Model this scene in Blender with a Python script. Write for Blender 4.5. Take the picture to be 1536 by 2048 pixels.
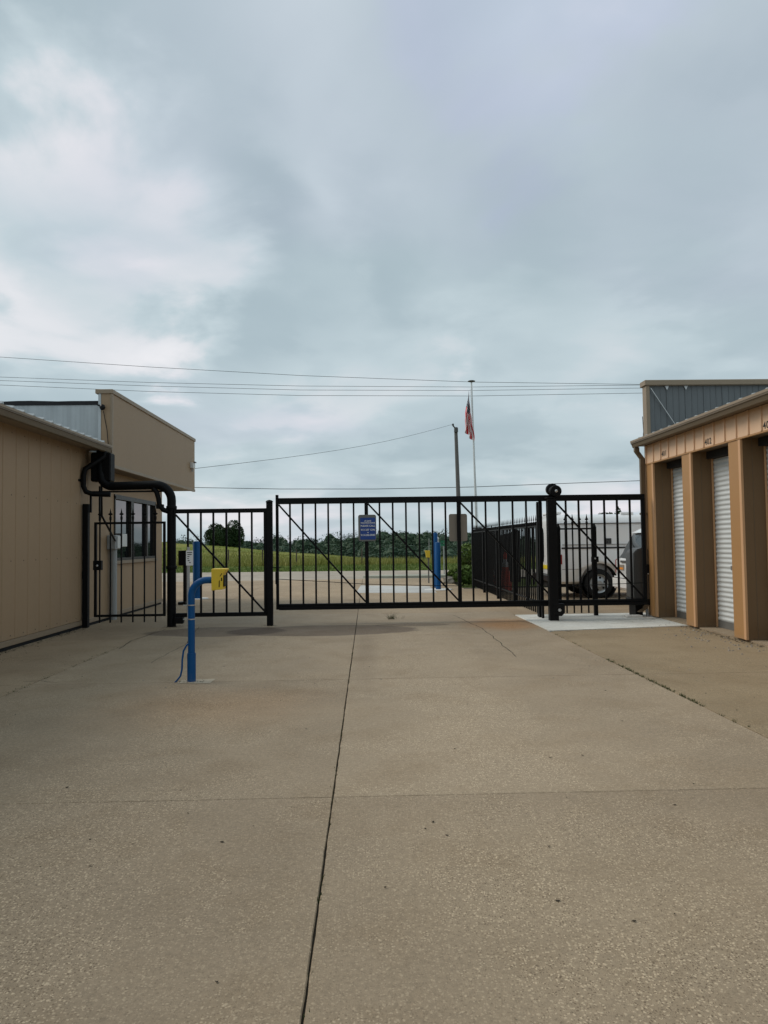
import bpy, bmesh, math, random
from mathutils import Vector, Matrix
random.seed(7)
for o in list(bpy.data.objects): bpy.data.objects.remove(o)
S = bpy.context.scene
COL = S.collection
R_ = math.radians

# ------------------------------------------------------------------ camera
F, CX, CY, EYE = 1450.0, 768.0, 1024.0, 1.45
YAW, PITCH, ROLL = 0.023279, 0.041745, 0.013
ROT = (Matrix.Rotation(-YAW, 3, 'Z') @ Matrix.Rotation(math.pi/2 + PITCH, 3, 'X') @ Matrix.Rotation(-ROLL, 3, 'Z'))
cd = bpy.data.cameras.new('camera'); cam = bpy.data.objects.new('camera', cd); COL.objects.link(cam)
cam.matrix_world = Matrix.Translation((0, 0, EYE)) @ ROT.to_4x4()
cd.sensor_fit = 'VERTICAL'; cd.sensor_height = 36; cd.sensor_width = 27
cd.lens = F/2048*36; cd.clip_start = .05; cd.clip_end = 6000
S.camera = cam
S.render.resolution_x, S.render.resolution_y = 768, 1024
EYEV = Vector((0, 0, EYE))
def ray(x, y): return ROT @ Vector(((x-CX)/F, -(y-CY)/F, -1))
def G(x, y, z=0.0):
    d = ray(x, y); return EYEV + d*((z-EYE)/d.z)
def PY(x, y, Y):
    d = ray(x, y); return EYEV + d*(Y/d.y)
def PX(x, y, X):
    d = ray(x, y); return EYEV + d*(X/d.x)

# ------------------------------------------------------------------ node helper
class NT:
    def __init__(s, nt): s.nt = nt; s.n = nt.nodes; s.l = nt.links
    def new(s, t, **k):
        n = s.n.new(t)
        for a, b in k.items(): setattr(n, a, b)
        return n
    def put(s, sock, v):
        if isinstance(v, bpy.types.NodeSocket): s.l.new(v, sock)
        elif v is not None:
            if hasattr(sock.default_value, '__len__') and not hasattr(v, '__len__'): v = [v]*len(sock.default_value)
            if hasattr(sock.default_value, '__len__') and len(sock.default_value) == 4 and len(v) == 3: v = (*v, 1)
            sock.default_value = v
    def math(s, op, a, b=None, c=None, clamp=False):
        n = s.new('ShaderNodeMath', operation=op, use_clamp=clamp)
        s.put(n.inputs[0], a)
        if b is not None: s.put(n.inputs[1], b)
        if c is not None: s.put(n.inputs[2], c)
        return n.outputs[0]
    def vmath(s, op, a, b=None):
        n = s.new('ShaderNodeVectorMath', operation=op); s.put(n.inputs[0], a)
        if b is not None: s.put(n.inputs[1], b)
        return n.outputs['Value'] if op in ('DOT_PRODUCT', 'LENGTH', 'DISTANCE') else n.outputs[0]
    def mix(s, f, a, b, mode='MIX'):
        n = s.new('ShaderNodeMix', data_type='RGBA', blend_type=mode)
        s.put(n.inputs[0], f); s.put(n.inputs[6], a); s.put(n.inputs[7], b); return n.outputs[2]
    def noise(s, vec, scale, detail=4, rough=.55, dist=0, out=0):
        n = s.new('ShaderNodeTexNoise'); s.put(n.inputs['Vector'], vec)
        n.inputs['Scale'].default_value = scale; n.inputs['Detail'].default_value = detail
        n.inputs['Roughness'].default_value = rough; n.inputs['Distortion'].default_value = dist
        return n.outputs[out]
    def vor(s, vec, scale, feature='F1', out='Distance'):
        n = s.new('ShaderNodeTexVoronoi', feature=feature); s.put(n.inputs['Vector'], vec)
        n.inputs['Scale'].default_value = scale; return n.outputs[out]
    def ramp(s, v, stops, interp='LINEAR'):
        n = s.new('ShaderNodeValToRGB'); s.put(n.inputs[0], v); e = n.color_ramp.elements; n.color_ramp.interpolation = interp
        while len(e) < len(stops): e.new(.5)
        for i, (p, c) in enumerate(stops):
            e[i].position = p
            if not hasattr(c, '__len__'): c = (c, c, c)
            e[i].color = (*c, 1)
        return n.outputs[0]
    def sstep(s, v, a, b):
        n = s.new('ShaderNodeMapRange', interpolation_type='SMOOTHSTEP'); s.put(n.inputs[0], v)
        n.inputs[1].default_value = a; n.inputs[2].default_value = b; return n.outputs[0]
    def pos(s): return s.new('ShaderNodeNewGeometry').outputs['Position']
    def sep(s, v):
        n = s.new('ShaderNodeSeparateXYZ'); s.put(n.inputs[0], v); return n.outputs
    def comb(s, x, y, z):
        n = s.new('ShaderNodeCombineXYZ'); s.put(n.inputs[0], x); s.put(n.inputs[1], y); s.put(n.inputs[2], z); return n.outputs[0]
    def bump(s, h, strength=.3, dist=.01):
        n = s.new('ShaderNodeBump'); s.put(n.inputs['Height'], h); n.inputs['Strength'].default_value = strength
        n.inputs['Distance'].default_value = dist; return n.outputs[0]

# ------------------------------------------------------------------ world, sun, exposure
SUN_EL, SUN_AZ = R_(44), R_(-72)          # azimuth from +Y towards +X
W = bpy.data.worlds.new('World'); S.world = W; W.use_nodes = True
t = NT(W.node_tree); t.n.clear()
out = t.new('ShaderNodeOutputWorld'); bg = t.new('ShaderNodeBackground'); t.l.new(bg.outputs[0], out.inputs[0])
sky = t.new('ShaderNodeTexSky', sky_type='NISHITA', sun_disc=False)
sky.sun_elevation = SUN_EL; sky.sun_rotation = SUN_AZ; sky.air_density = 1.0; sky.dust_density = 2.0
gen = t.new('ShaderNodeTexCoord').outputs['Generated']
sx, sy, sz = t.sep(gen)
den = t.math('ADD', t.math('MAXIMUM', sz, 0.0), 0.22)
flat = t.comb(t.math('DIVIDE', sx, den), t.math('DIVIDE', sy, den), 0.0)
flat = t.vmath('ADD', flat, (3.4, 7.1, 0.0))
n1 = t.noise(flat, 1.15, 7, .47, .35)
n2 = t.noise(t.vmath('ADD', flat, (11, 3, 5)), 2.3, 7, .50, .25)
n3 = t.noise(t.vmath('ADD', flat, (5, 17, 2)), .55, 3, .5, .2)
warp = t.math('MULTIPLY', t.math('SUBTRACT', n2, .5), .14)
def lobe(x, y, a, b):                      # a cloud bank in one direction of the sky
    d = ray(x, y).normalized()
    dt = t.math('ADD', t.vmath('DOT_PRODUCT', gen, tuple(d)), t.math('MULTIPLY', warp, .75))
    return t.sstep(dt, math.cos(R_(a)), math.cos(R_(b)))
cl = t.math('ADD', t.math('MULTIPLY', n1, .56), t.math('MULTIPLY', n2, .29))
cl = t.math('ADD', cl, t.math('MULTIPLY', n3, .14))
for (x, y, a, b, w) in ((90, 450, 14, 2, .26), (400, 250, 15, 3, .06), (820, 470, 16, 3, -.075), (600, 800, 11, 2, .045), (110, 190, 17, 4, -.13),
                        (1130, 90, 15, 3, -.04), (330, 600, 13, 2, -.09), (1250, 800, 10, 2, .05), (1400, 560, 14, 3, -.03)):
    cl = t.math('ADD', cl, t.math('MULTIPLY', lobe(x, y, a, b), w))
ccol = t.ramp(cl, [(.28, (.36, .455, .505)), (.41, (.43, .53, .575)), (.53, (.545, .645, .685)), (.65, (.76, .78, .81)), (.80, (.92, .905, .925))])
lil = t.math('MULTIPLY', t.sstep(t.noise(t.vmath('ADD', flat, (2, 9, 8)), .9, 3, .5), .48, .66), .35)
ccol = t.mix(lil, ccol, t.mix(1.0, ccol, (1.10, .97, 1.07), 'MULTIPLY'))
ccol = t.mix(t.math('MULTIPLY', lobe(1130, 40, 11, 3), .45), ccol, t.mix(1.0, ccol, (.98, .93, 1.12), 'MULTIPLY'))
cloudrad = t.mix(1.0, ccol, (10.0, 10.0, 10.0), 'MULTIPLY')
t.put(bg.inputs[0], t.mix(.93, sky.outputs[0], cloudrad)); bg.inputs[1].default_value = .090
sd = bpy.data.lights.new('sun', 'SUN'); sun = bpy.data.objects.new('sun', sd); COL.objects.link(sun)
sd.energy = 1.6; sd.angle = R_(30); sd.color = (1, .93, .84)
sv = Vector((math.sin(SUN_AZ)*math.cos(SUN_EL), math.cos(SUN_AZ)*math.cos(SUN_EL), math.sin(SUN_EL)))
sun.rotation_euler = sv.to_track_quat('Z', 'Y').to_euler(); sun.location = sv*50
S.view_settings.view_transform = 'Standard'; S.view_settings.look = 'None'; S.view_settings.gamma = 1
S.view_settings.exposure = 0.18

# ------------------------------------------------------------------ materials
M = {}
def mat(name, col, rough=.6, metal=0, spec=.5, var=.12, vscale=3.0, bump=0, bscale=60, dirt=None, streak=0, coat=0):
    m = bpy.data.materials.new(name); m.use_nodes = True; q = NT(m.node_tree); b = q.n['Principled BSDF']
    p = q.pos(); c = col
    if var:
        n = q.noise(p, vscale, 5, .6)
        f = q.math('ADD', q.math('MULTIPLY', n, 2*var), 1-var)
        c = q.mix(1.0, col, q.comb(f, f, f), 'MULTIPLY')
    if streak:
        v = q.vmath('MULTIPLY', p, (9.0, 9.0, .35)); n = q.noise(v, 1.0, 5, .6)
        f = q.math('ADD', q.math('MULTIPLY', q.math('SUBTRACT', n, .5), 2*streak), 1.0)
        c = q.mix(1.0, c, q.comb(f, f, f), 'MULTIPLY')
    if dirt:
        z = q.sep(p)[2]; n = q.noise(p, 5, 5, .65)
        f = q.math('MULTIPLY', q.sstep(q.math('ADD', z, q.math('MULTIPLY', n, .35)), dirt[1]+.2, .1), dirt[2])
        c = q.mix(f, c, dirt[0])
    q.put(b.inputs['Base Color'], c)
    rn = q.noise(p, 14, 4, .6)
    q.put(b.inputs['Roughness'], q.math('ADD', q.math('MULTIPLY', rn, .2), max(rough-.1, .02), clamp=True) if rough > .12 and not coat else rough)
    b.inputs['Metallic'].default_value = metal; b.inputs['Specular IOR Level'].default_value = spec
    b.inputs['Coat Weight'].default_value = coat
    if bump: q.put(b.inputs['Normal'], q.bump(q.noise(p, bscale, 4, .6), bump, .004))
    M[name] = m; return m
DUST = (.30, .25, .19)
mat('black_iron', (.0035, .0035, .004), .55, 0, .16, .3, 8)
mat('black_pipe', (.0035, .0035, .004), .55, 0, .14, .3, 6)
mat('wall_tan', (.355, .244, .148), .62, 0, .35, .05, 1.5, .12, 45, (DUST, .25, .35))
mat('fascia_tan', (.315, .216, .130), .55, 0, .35, .06, 1.2, 0, 60, None, .03)
mat('trim_brown', (.135, .098, .060), .5, 0, .4, .1, 3)
mat('cap_tan', (.27, .205, .14), .5, 0, .4, .08, 3)
mat('soffit', (.30, .24, .18), .7, 0, .3, .08)
mat('galvanized', (.42, .45, .46), .48, .35, .5, .18, 1.6, 0, 60, None, .32)
mat('tar', (.02, .02, .022), .8, 0, .3, .3, 5, .4, 30)
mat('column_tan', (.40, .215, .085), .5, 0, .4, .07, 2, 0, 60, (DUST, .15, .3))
mat('jamb_shade_brown', (.165, .100, .048), .5, 0, .35, .08, 2, 0, 60, (DUST, .15, .25))  # brown darkened to carry the shade on the camera-facing column sides
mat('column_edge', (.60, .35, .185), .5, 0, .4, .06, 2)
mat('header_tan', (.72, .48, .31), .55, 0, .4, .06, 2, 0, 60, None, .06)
mat('parapet_grey', (.135, .145, .148), .5, .25, .5, .1, 2, 0, 60, None, .15)
mat('door_white', (.62, .65, .65), .42, 0, .5, .05, 2, 0, 60, (DUST, .18, .5))
mat('door_bar', (.20, .20, .19), .5, .4, .5, .2, 8)
mat('lettering_dark', (.018, .016, .014), .6)
mat('blue_paint', (.0012, .072, .225), .45, 0, .25, .12, 6, 0, 60, (DUST, .05, .35))
mat('yellow_box', (.72, .50, .03), .45, 0, .5, .08, 10)
mat('keypad_black', (.005, .005, .005), .45, 0, .2)
mat('white_panel', (.62, .62, .60), .5, 0, .5, .05)
mat('grey_pvc', (.33, .34, .34), .5, 0, .5, .08)
mat('steel', (.50, .50, .49), .35, .8, .5, .1)
mat('sign_blue', (.003, .045, .25), .4, 0, .5, .08, 12)
mat('sign_grey', (.135, .135, .13), .5, 0, .5, .1)
mat('sign_tan', (.24, .205, .165), .55, 0, .4, .05)
mat('sign_white', (.70, .70, .70), .5, 0, .4, .02)
mat('operator_grey', (.060, .060, .058), .5, 0, .5, .12, 5)
mat('window_frame', (.022, .015, .010), .45)
mat('dark_inside', (.012, .012, .012), .9)
mat('van_silver', (.82, .82, .82), .3, .1, .5, .04, 1, 0, 60, None, 0, .5)
mat('van_white', (.82, .82, .81), .3, 0, .5, .04, 1, 0, 60, None, 0, .5)
mat('car_white', (.80, .80, .79), .25, 0, .5, .04, 1, 0, 60, (DUST, .5, .15), 0, .6)
mat('trim_black', (.014, .014, .015), .5)
mat('tyre', (.014, .014, .014), .85, 0, .3, .3, 9)
mat('rim_grey', (.42, .43, .43), .4, .5, .5, .15, 10)
mat('red_lens', (.25, .008, .012), .15)
mat('amber', (.75, .26, .02), .3)
mat('yellow_tape', (.80, .62, .03), .35)
mat('car_glass', (.012, .016, .018), .06, 0, .5, 0)
mat('cone_orange', (.80, .07, .025), .5)
mat('screen_mesh', (.010, .011, .011), .9, 0, .2, .2)
mat('wood_pole', (.13, .125, .12), .85, 0, .3, .25, 4, .4, 40)
mat('pole_white', (.60, .62, .62), .35, .3)
mat('wire', (.045, .05, .055), .6)
mat('bark', (.055, .042, .032), .9, 0, .2, .3, 6, .6, 20)
mat('street_green', (.010, .14, .07), .5)
mat('rock', (.19, .175, .15), .9, 0, .2, .25, 6, .7, 12)
mat('post_wood', (.075, .06, .045), .9)

def glass_mat():
    m = bpy.data.materials.new('window_glass'); m.use_nodes = True; q = NT(m.node_tree); b = q.n['Principled BSDF']
    b.inputs['Base Color'].default_value = (.006, .008, .009, 1); b.inputs['Roughness'].default_value = .03
    b.inputs['Specular IOR Level'].default_value = .7; b.inputs['IOR'].default_value = 1.6
    q.put(b.inputs['Normal'], q.bump(q.noise(q.pos(), 1.6, 2, .5), .03, .02)); M['window_glass'] = m
glass_mat()

def concrete(name, base, speck=.5, stains=True, far=False):
    m = bpy.data.materials.new(name); m.use_nodes = True; q = NT(m.node_tree); b = q.n['Principled BSDF']
    p = q.pos(); x, y, z = q.sep(p)
    big = q.noise(p, .33, 5, .6, .4); mid = q.noise(p, 1.7, 6, .65, .3); fine = q.noise(p, 38, 3, .7)
    tr = q.math('ABSOLUTE', q.math('SUBTRACT', q.math('ABSOLUTE', q.math('ADD', x, .35)), 1.15))   # two wheel tracks
    wear_ = q.sstep(q.math('ADD', q.noise(p, .9, 5, .7, .2), q.math('MULTIPLY', q.sstep(tr, .75, .1), .13)), .46, .66)
    info = q.new('ShaderNodeObjectInfo').outputs['Color']
    c = q.mix(q.sstep(big, .33, .68), [v*.84 for v in base], [v*1.12 for v in base])
    c = q.mix(q.math('MULTIPLY', wear_, .38), c, [base[0]*1.22, base[1]*1.24, base[2]*1.26])
    c = q.mix(q.math('MULTIPLY', q.sstep(mid, .45, .70), .55), c, [base[0]*.80, base[1]*.76, base[2]*.70])
    grit = q.math('ADD', q.math('MULTIPLY', fine, .80), .60)
    c = q.mix(1.0, c, q.comb(grit, grit, grit), 'MULTIPLY')
    h = fine
    if speck:
        wear = wear_
        jit = q.vmath('ADD', p, q.vmath('MULTIPLY', q.noise(p, 30, 2, .5, 0, 1), (.02, .02, .02)))
        for sc, thr, amt, colr in ((84, .34, .60, (1.72, 1.76, 1.80)), (150, .38, .60, (1.6, 1.62, 1.66)), (88, .30, .50, (.58, .55, .52)), (150, .33, .5, (.62, .60, .57)), (46, .22, .5, (1.75, 1.80, 1.84))):
            vv = q.vmath('ADD', jit, (sc*.37, sc*.11, 0)); vn = q.new('ShaderNodeTexVoronoi'); q.put(vn.inputs['Vector'], vv); vn.inputs['Scale'].default_value = sc; d = vn.outputs['Distance']; rnd = q.sep(vn.outputs['Color'])[0]
            on = q.math('MULTIPLY', q.sstep(d, thr+.12, thr-.08), q.sstep(rnd, .44, .56))
            on = q.math('MULTIPLY', q.math('MULTIPLY', on, amt*speck*2), q.math('ADD', q.math('MULTIPLY', wear, .70), .34))
            c = q.mix(on, c, q.mix(1.0, base, colr, 'MULTIPLY'))
            h = q.math('ADD', h, q.math('MULTIPLY', on, .6))
    if stains:
        nz = q.math('MULTIPLY', q.math('SUBTRACT', q.noise(p, 1.1, 5, .6, .3), .5), 1.5)
        def blob(cx_, cy_, rx, ry, lo, hi, col, amt, add=1.0):
            nonlocal c
            dx = q.math('DIVIDE', q.math('SUBTRACT', x, cx_), rx); dy = q.math('DIVIDE', q.math('SUBTRACT', y, cy_), ry)
            d = q.math('SQRT', q.math('ADD', q.math('MULTIPLY', dx, dx), q.math('MULTIPLY', dy, dy)))
            d = q.math('ADD', d, q.math('MULTIPLY', nz, add))
            c = q.mix(q.math('MULTIPLY', q.sstep(d, hi, lo), amt), c, q.mix(1.0, c, col, 'MULTIPLY'))
        # damp low spot along the gate line, rust run-off, tyre wear, darker band along the left wall
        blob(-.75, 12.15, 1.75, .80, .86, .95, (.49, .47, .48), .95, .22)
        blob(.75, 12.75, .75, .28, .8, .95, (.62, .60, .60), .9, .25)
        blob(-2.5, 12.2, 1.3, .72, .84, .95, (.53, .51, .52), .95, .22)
        blob(2.35, 12.7, .85, 1.1, .2, 1.15, (1.08, .74, .47), .85, .5)
        blob(-1.4, 6.7, 1.3, 1.1, .1, 1.2, (1.05, .90, .76), .6, .6)
        blob(-.05, 9.6, .22, 2.6, .2, 1.1, (.72, .70, .69), .6, .5)
        blob(1.1, 5.6, 1.0, 2.0, .2, 1.3, (1.12, 1.12, 1.12), .7, .6)
        blob(.9, 3.0, 1.4, 1.1, .2, 1.3, (1.10, 1.10, 1.08), .7, .7)
        blob(-2.8, 9.5, .7, 3.6, .2, 1.2, (.95, .93, .90), .6, .5)
        blob(-4.5, 10.0, .8, 5.0, .3, 1.1, (.90, .88, .86), .8, .4)
        blob(-3.2, 2.9, 1.1, .9, .2, 1.2, (1.10, .92, .85), .6, .6)
    c = q.mix(1.0, c, info, 'MULTIPLY')
    q.put(b.inputs['Base Color'], c)
    q.put(b.inputs['Roughness'], q.math('ADD', q.math('MULTIPLY', mid, .25), .66)); b.inputs['Specular IOR Level'].default_value = .3
    q.put(b.inputs['Normal'], q.bump(h, .35, .006)); M[name] = m
concrete('concrete', (.296, .229, .156), 1.0)
concrete('concrete_new', (.66, .65, .62), .12, False)
concrete('road_grey', (.35, .30, .24), .2, False)

def crack_mat():
    m = mat('crack_dirt', (.045, .038, .028), .95, 0, .1, .4, 20)
crack_mat()
mat('soil', (.045, .038, .028), .95, 0, .1, .3, 5, .5, 25)

def grass_ground():
    m = bpy.data.materials.new('grass_ground'); m.use_nodes = True; q = NT(m.node_tree); b = q.n['Principled BSDF']
    p = q.pos(); x, y, z = q.sep(p)
    n = q.noise(q.vmath('MULTIPLY', p, (1, .5, 1)), .12, 6, .65, .5); n2 = q.noise(p, 1.3, 5, .7)
    c = q.mix(q.sstep(n, .35, .65), (.155, .19, .034), (.25, .235, .062))
    c = q.mix(q.math('MULTIPLY', n2, .4), c, (.07, .11, .02))
    vg = q.sstep(y, 46.5, 46.0)
    c = q.mix(vg, c, q.mix(n2, (.075, .115, .022), (.125, .155, .036)))
    far = q.sstep(y, 200, 240); c = q.mix(far, c, (.03, .05, .02))
    q.put(b.inputs['Base Color'], c); b.inputs['Roughness'].default_value = .9; b.inputs['Specular IOR Level'].default_value = .1
    q.put(b.inputs['Normal'], q.bump(n2, .8, .2)); M['grass_ground'] = m
grass_ground()

def leaf(name, a, bcol, rough=.6):
    m = bpy.data.materials.new(name); m.use_nodes = True; q = NT(m.node_tree); b = q.n['Principled BSDF']
    p = q.pos()
    c = q.mix(q.sstep(q.noise(p, .22, 4, .6), .35, .65), a, bcol)
    w = q.sep(q.new('ShaderNodeTexWhiteNoise').outputs[1])[0]
    q.put(b.inputs['Base Color'], c); b.inputs['Roughness'].default_value = rough; b.inputs['Specular IOR Level'].default_value = .2
    M[name] = m
leaf('forest_leaf', (.024, .052, .029), (.045, .076, .037))
leaf('tree_leaf', (.020, .042, .014), (.036, .066, .022))
leaf('bush_leaf', (.045, .095, .02), (.10, .15, .03))
leaf('tall_grass', (.195, .215, .045), (.29, .27, .085))
leaf('short_grass', (.10, .155, .028), (.15, .19, .045))
leaf('weed_leaf', (.05, .075, .02), (.09, .085, .04))

def flag_mat():
    m = bpy.data.materials.new('flag_cloth'); m.use_nodes = True; q = NT(m.node_tree); b = q.n['Principled BSDF']
    uv = q.new('ShaderNodeTexCoord').outputs['UV']; u, v, _ = q.sep(uv)
    st = q.math('MODULO', q.math('FLOOR', q.math('MULTIPLY', v, 13)), 2)
    c = q.mix(st, (.60, .012, .025), (.75, .73, .73))
    can = q.math('MULTIPLY', q.math('LESS_THAN', u, .4), q.math('LESS_THAN', v, 7/13))
    su = q.math('FRACT', q.math('MULTIPLY', u, 15)); sv_ = q.math('FRACT', q.math('MULTIPLY', v, 16.7))
    d = q.vmath('LENGTH', q.comb(q.math('SUBTRACT', su, .5), q.math('SUBTRACT', sv_, .5), 0.0))
    c = q.mix(can, c, q.mix(q.math('LESS_THAN', d, .22), (.004, .006, .03), (.6, .6, .6)))
    q.put(b.inputs['Base Color'], c); b.inputs['Roughness'].default_value = .8; M['flag_cloth'] = m
flag_mat()

# ------------------------------------------------------------------ mesh helpers
ORG = {}
def link(o, parent=None):
    COL.objects.link(o)
    if parent: o.parent = parent
    return o
def thing(name, label, cat, loc=(0, 0, 0), group=None):
    o = bpy.data.objects.new(name, None); o.empty_display_size = .2; COL.objects.link(o); o.location = loc
    o['label'] = label; o['category'] = cat
    if group: o['group'] = group
    ORG[o.name] = Vector(loc); return o
def tag(o, label=None, cat=None, group=None, kind=None):
    for k, v in (('label', label), ('category', cat), ('group', group), ('kind', kind)):
        if v: o[k] = v
    return o
class MB:
    def __init__(s): s.v = []; s.f = []
    def add(s, vs, fs):
        o = len(s.v); s.v += [Vector(v) for v in vs]; s.f += [tuple(i+o for i in f) for f in fs]; return s
    def box(s, x0, x1, y0, y1, z0, z1):
        return s.add([(x0,y0,z0),(x1,y0,z0),(x1,y1,z0),(x0,y1,z0),(x0,y0,z1),(x1,y0,z1),(x1,y1,z1),(x0,y1,z1)],
                     [(0,3,2,1),(4,5,6,7),(0,1,5,4),(1,2,6,5),(2,3,7,6),(3,0,4,7)])
    def bar(s, a, b, w, h=None, up=(0, 0, 1)):
        a, b = Vector(a), Vector(b); h = h or w; d = (b-a).normalized(); u = Vector(up)
        if abs(d.dot(u)) > .95: u = Vector((0, 1, 0))
        sd_ = d.cross(u).normalized(); u = sd_.cross(d).normalized(); vs = []
        for p in (a, b):
            for i, j in ((-1,-1),(1,-1),(1,1),(-1,1)): vs.append(p + sd_*(i*w/2) + u*(j*h/2))
        return s.add(vs, [(0,3,2,1),(4,5,6,7),(0,1,5,4),(1,2,6,5),(2,3,7,6),(3,0,4,7)])
    def tube(s, pts, r, n=12, caps=True):
        pts = [Vector(p) for p in pts]; rs = r if hasattr(r, '__len__') else [r]*len(pts)
        vs = []; fs = []; prev = None
        for i, p in enumerate(pts):
            d = (pts[min(i+1, len(pts)-1)] - pts[max(i-1, 0)]).normalized()
            if prev is None:
                a = Vector((0, 0, 1)) if abs(d.z) < .9 else Vector((1, 0, 0)); prev = d.cross(a).normalized()
            prev = (prev - d*prev.dot(d)).normalized(); b = d.cross(prev)
            for k in range(n):
                t_ = 2*math.pi*k/n; vs.append(p + (prev*math.cos(t_) + b*math.sin(t_))*rs[i])
        for i in range(len(pts)-1):
            for k in range(n):
                fs.append((i*n+k, i*n+(k+1) % n, (i+1)*n+(k+1) % n, (i+1)*n+k))
        if caps:
            fs.append(tuple(range(n))[::-1]); fs.append(tuple((len(pts)-1)*n+k for k in range(n)))
        return s.add(vs, fs)
    def lathe(s, c, prof, n=16, axis='Z', caps=True):
        c = Vector(c); vs = []; fs = []
        for r, h in prof:
            for k in range(n):
                a = 2*math.pi*k/n; q = Vector((r*math.cos(a), r*math.sin(a), h))
                if axis == 'Y': q = Vector((q.x, q.z, q.y))
                if axis == 'X': q = Vector((q.z, q.x, q.y))
                vs.append(c+q)
        for i in range(len(prof)-1):
            for k in range(n): fs.append((i*n+k, i*n+(k+1) % n, (i+1)*n+(k+1) % n, (i+1)*n+k))
        if caps: fs.append(tuple(range(n))[::-1]); fs.append(tuple((len(prof)-1)*n+k for k in range(n)))
        return s.add(vs, fs)
    def prism(s, poly, vec):
        vec = Vector(vec); n = len(poly); vs = [Vector(p) for p in poly]; vs += [p+vec for p in vs]
        return s.add(vs, [tuple(range(n))[::-1], tuple(range(n, 2*n))] + [(i, (i+1) % n, (i+1) % n+n, i+n) for i in range(n)])
    def loft(s, rings, caps=True):
        n = len(rings[0]); vs = [p for r in rings for p in r]; fs = []
        for i in range(len(rings)-1):
            for k in range(n): fs.append((i*n+k, i*n+(k+1) % n, (i+1)*n+(k+1) % n, (i+1)*n+k))
        if caps: fs += [tuple(range(n))[::-1], tuple((len(rings)-1)*n+k for k in range(n))]
        return s.add(vs, fs)
    def mesh(s, name, m, bevel=0, smooth=None, org=Vector((0, 0, 0)), seg=1):
        me = bpy.data.meshes.new(name); me.from_pydata([v-org for v in s.v], [], s.f)
        if bevel or smooth is not None:
            bm = bmesh.new(); bm.from_mesh(me); bmesh.ops.recalc_face_normals(bm, faces=bm.faces)
            if bevel:
                ed = [e for e in bm.edges if len(e.link_faces) == 2 and e.calc_face_angle(0) > .6]
                bmesh.ops.bevel(bm, geom=ed, offset=bevel, segments=seg, affect='EDGES', clamp_overlap=True)
            bm.to_mesh(me); bm.free()
        if smooth is not None:
            for p in me.polygons: p.use_smooth = True
            me.set_sharp_from_angle(angle=R_(smooth))
        me.materials.append(M[m] if isinstance(m, str) else m); me.update(); return me
    def build(s, name, m, parent=None, bevel=0, smooth=None, seg=1):
        org = Vector((0, 0, 0)); p = parent
        while p is not None and p.name not in ORG: p = p.parent
        if p is not None: org = ORG[p.name]
        return link(bpy.data.objects.new(name, s.mesh(name, m, bevel, smooth, org, seg)), parent)
def inst(me, name, parent, loc, rot=None):
    o = bpy.data.objects.new(name, me); link(o, parent); p = parent
    while p is not None and p.name not in ORG: p = p.parent
    o.location = Vector(loc) - (ORG[p.name] if p is not None else Vector((0, 0, 0)))
    if rot: o.rotation_euler = rot
    return o
def text(name, body, size, m, parent, loc, right, up, space=1.0, bold=0.0):
    cu = bpy.data.curves.new('lettering', 'FONT'); cu.body = body; cu.size = size; cu.align_x = 'CENTER'; cu.align_y = 'CENTER'
    cu.extrude = .0008; cu.space_character = space; cu.offset = bold; cu.resolution_u = 3
    o = bpy.data.objects.new('tmp', cu); COL.objects.link(o); bpy.context.view_layer.update()
    me = bpy.data.meshes.new_from_object(o.evaluated_get(bpy.context.evaluated_depsgraph_get()))
    bpy.data.objects.remove(o); me.materials.clear(); me.materials.append(M[m])
    right, up = Vector(right).normalized(), Vector(up).normalized(); nrm = right.cross(up)
    mw = Matrix((right, up, nrm)).transposed().to_4x4(); me.transform(mw)
    return inst(me, name, parent, loc)
def arc(c, r, a0, a1, n, u, v):
    c, u, v = Vector(c), Vector(u), Vector(v)
    return [c + u*(r*math.cos(a0+(a1-a0)*i/n)) + v*(r*math.sin(a0+(a1-a0)*i/n)) for i in range(n+1)]

# ------------------------------------------------------------------ terrain
def sst(a, b, x):
    k = max(0, min(1, (x-a)/(b-a))); return k*k*(3-2*k)
def height(X, Y):
    xc = max(-90, min(90, X)); z = -.10
    tt = max(0, min(1, (Y-47)/103)); z += .10*sst(37, 40, Y) + tt*(1.80 - .092*(xc+40))
    z += .12*math.sin(X*.31+Y*.07)*tt + .1*math.sin(Y*.19+X*.05)*tt
    z -= sst(152, 235, Y)*(16 + (1.8-.092*(xc+40)))
    z += sst(240, 430, Y)*10.5 + math.sin(X*.021+1.3)*1.6*sst(240, 300, Y) + math.sin(X*.047)*.9*sst(240, 300, Y)
    return z
mb = MB()
ys = [-60, -20, 0, 10, 20, 30, 36, 37, 38, 39, 40, 42, 44, 46, 47] + [48+3*i for i in range(35)] + [153+6*i for i in range(16)] + [250+12*i for i in range(18)] + [480, 600, 900, 1500, 2500, 4000]
xs = [-4000, -1500, -700, -400, -250] + [-180+5*i for i in range(73)] + [250, 400, 700, 1500, 4000]
mb.add([(x, y, height(x, y)) for y in ys for x in xs],
       [(j*len(xs)+i, j*len(xs)+i+1, (j+1)*len(xs)+i+1, (j+1)*len(xs)+i) for j in range(len(ys)-1) for i in range(len(xs)-1)])
tag(mb.build('ground', 'grass_ground', None, 0, 60), kind='structure')

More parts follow.
